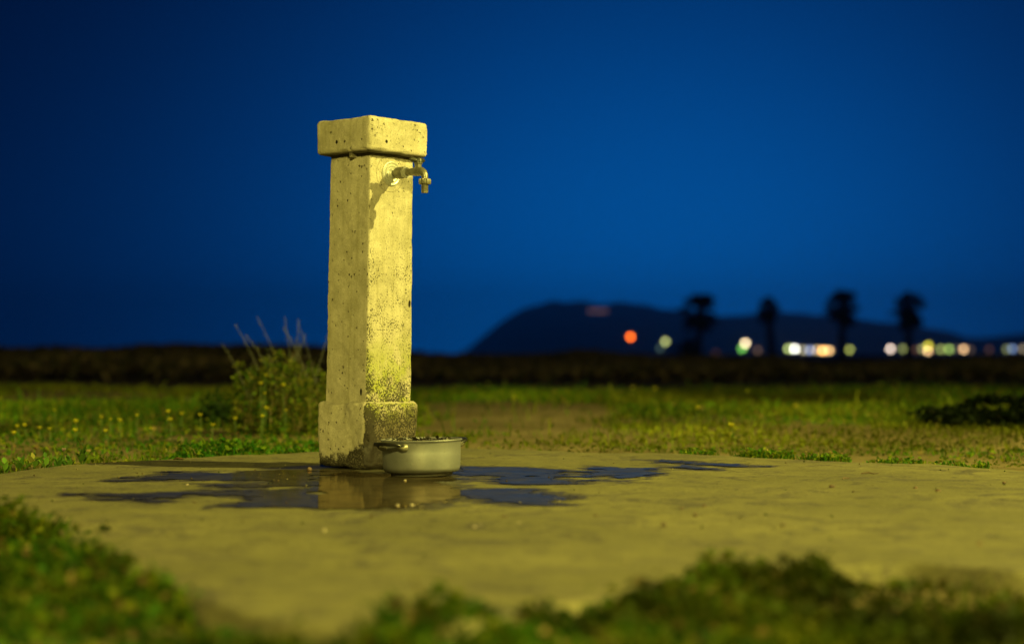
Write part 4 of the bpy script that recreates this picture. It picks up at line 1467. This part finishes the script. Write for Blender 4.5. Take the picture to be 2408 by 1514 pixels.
LIGHTS = [  # x, y, colour, brightness of the blurred disc, label
    (1482, 792, (1.0, 0.15, 0.0), 1.25, 'single orange red lamp glowing high left of the palms'),
    (1564, 803, (0.77, 0.85, 0.26), 0.42, 'pale greenish lamp right of the orange red one'),
    (1552, 818, (0.40, 0.70, 0.54), 0.05, 'faint lamp just below the pale greenish lamp'),
    (1682, 829, (1.00, 0.36, 0.09), 0.012, 'faint orange lamp right of the leftmost palm'),
    (1752, 807, (1.00, 0.77, 0.44), 1.25, 'bright cream lamp left of the narrow palm'),
    (1744, 820, (0.27, 0.95, 0.13), 0.38, 'greenish lamp touching the bright cream lamp'),
    (1781, 823, (1.00, 0.57, 0.31), 0.05, 'dull peach lamp at the foot of the narrow palm'),
    (1853, 820, (0.69, 0.85, 0.24), 0.50, 'olive lamp at the left end of the bright row'),
    (1868, 820, (1.00, 1.00, 0.87), 1.3, 'brightest white lamp in the row between the middle palms'),
    (1888, 823, (0.80, 0.72, 0.42), 0.35, 'dull beige lamp right of the brightest white lamp'),
    (1904, 823, (0.43, 0.54, 0.95), 0.40, 'bluish lamp in the middle of the bright row'),
    (1919, 823, (0.90, 0.66, 0.28), 0.42, 'beige lamp right of the bluish lamp'),
    (1934, 824, (1.00, 0.49, 0.13), 1.42, 'bright orange lamp near the right end of the bright row'),
    (1949, 824, (1.00, 0.60, 0.23), 0.90, 'peach lamp at the right end of the bright row'),
    (1997, 822, (0.72, 0.80, 0.15), 0.34, 'olive lamp just right of the tallest palm'),
    (2093, 820, (0.95, 0.74, 0.59), 0.83, 'pinkish white lamp left of the rightmost palm'),
    (2122, 820, (0.67, 0.75, 0.21), 0.22, 'dim olive lamp touching the rightmost palm on its left'),
    (2154, 822, (1.00, 0.42, 0.17), 0.04, 'dim orange lamp right behind the rightmost palm'),
    (2168, 820, (0.73, 0.78, 0.27), 0.22, 'dim olive lamp right of the rightmost palm'),
    (2182, 813, (0.90, 0.82, 0.03), 0.60, 'yellow lamp above the peach one right of the palms'),
    (2181, 825, (1.00, 0.60, 0.26), 0.72, 'peach lamp below the yellow one right of the palms'),
    (2211, 821, (0.70, 0.82, 0.19), 0.28, 'olive lamp right of the yellow lamp'),
    (2231, 821, (0.59, 0.90, 0.18), 0.36, 'yellow green lamp second right of the yellow lamp'),
    (2248, 820, (0.70, 0.62, 0.40), 0.05, 'faint lamp between the yellow green and the peach lamp'),
    (2265, 821, (1.00, 0.60, 0.27), 0.69, 'peach lamp well right of the palms'),
    (2281, 822, (0.90, 0.59, 0.33), 0.035, 'faint lamp just right of the outer peach lamp'),
    (2325, 822, (1.00, 0.42, 0.21), 0.025, 'very faint reddish lamp near the right picture edge'),
    (2366, 821, (0.67, 0.75, 0.26), 0.14, 'dim olive lamp left of the bluish lamp at the right edge'),
    (2380, 820, (0.36, 0.55, 1.00), 0.26, 'bluish lamp near the right picture edge'),
    (2404, 820, (0.80, 0.64, 0.36), 0.18, 'dim beige lamp on the right picture edge'),
]
LD = 620.0
for i, (x, y, col, br, lab) in enumerate(LIGHTS):
    c_ = dp(x, y, LD + (i % 5) * 6)
    r = 5.0 * LD / F
    t = empty('distant_lamp', (c_[0], c_[1], ground_z))
    tag(t, lab, 'lamp', 'lamps along the far shore')
    hh_ = c_[2] - ground_z
    b = MB()
    b.tube([(0, 0, 0), (0, 0, max(0.1, hh_ - r))], [0.09, 0.06], 8)
    b.build('post', M['steel'], t)
    b = MB()
    a_ = np.linspace(0, math.pi, 12)
    b.lathe([(max(1e-4, math.sin(q) * r), hh_ - math.cos(q) * r) for q in a_], 20)
    b.build('globe', mat_emit('lamp_glow', col, br * (28.0 / 10.0) ** 2), t, True)

# ------------------------------------------------------------------ evening haze over the plain
hb = MB()
hb.box((-4200, -700, -8.0), (4200, 3300, 112))
hm = bpy.data.materials.new('evening_haze')
hm.use_nodes = True
hm.node_tree.nodes.clear()
ho = hm.node_tree.nodes.new('ShaderNodeOutputMaterial')
hv = hm.node_tree.nodes.new('ShaderNodeVolumePrincipled')
hv.inputs['Color'].default_value = (0.9, 0.93, 0.97, 1)
hv.inputs['Density'].default_value = 0.00034
hv.inputs['Anisotropy'].default_value = 0.84
hm.node_tree.links.new(hv.outputs[0], ho.inputs['Volume'])
o = hb.build('haze', hm)
tag(o, 'thin evening haze over the plain', None, None, 'stuff')
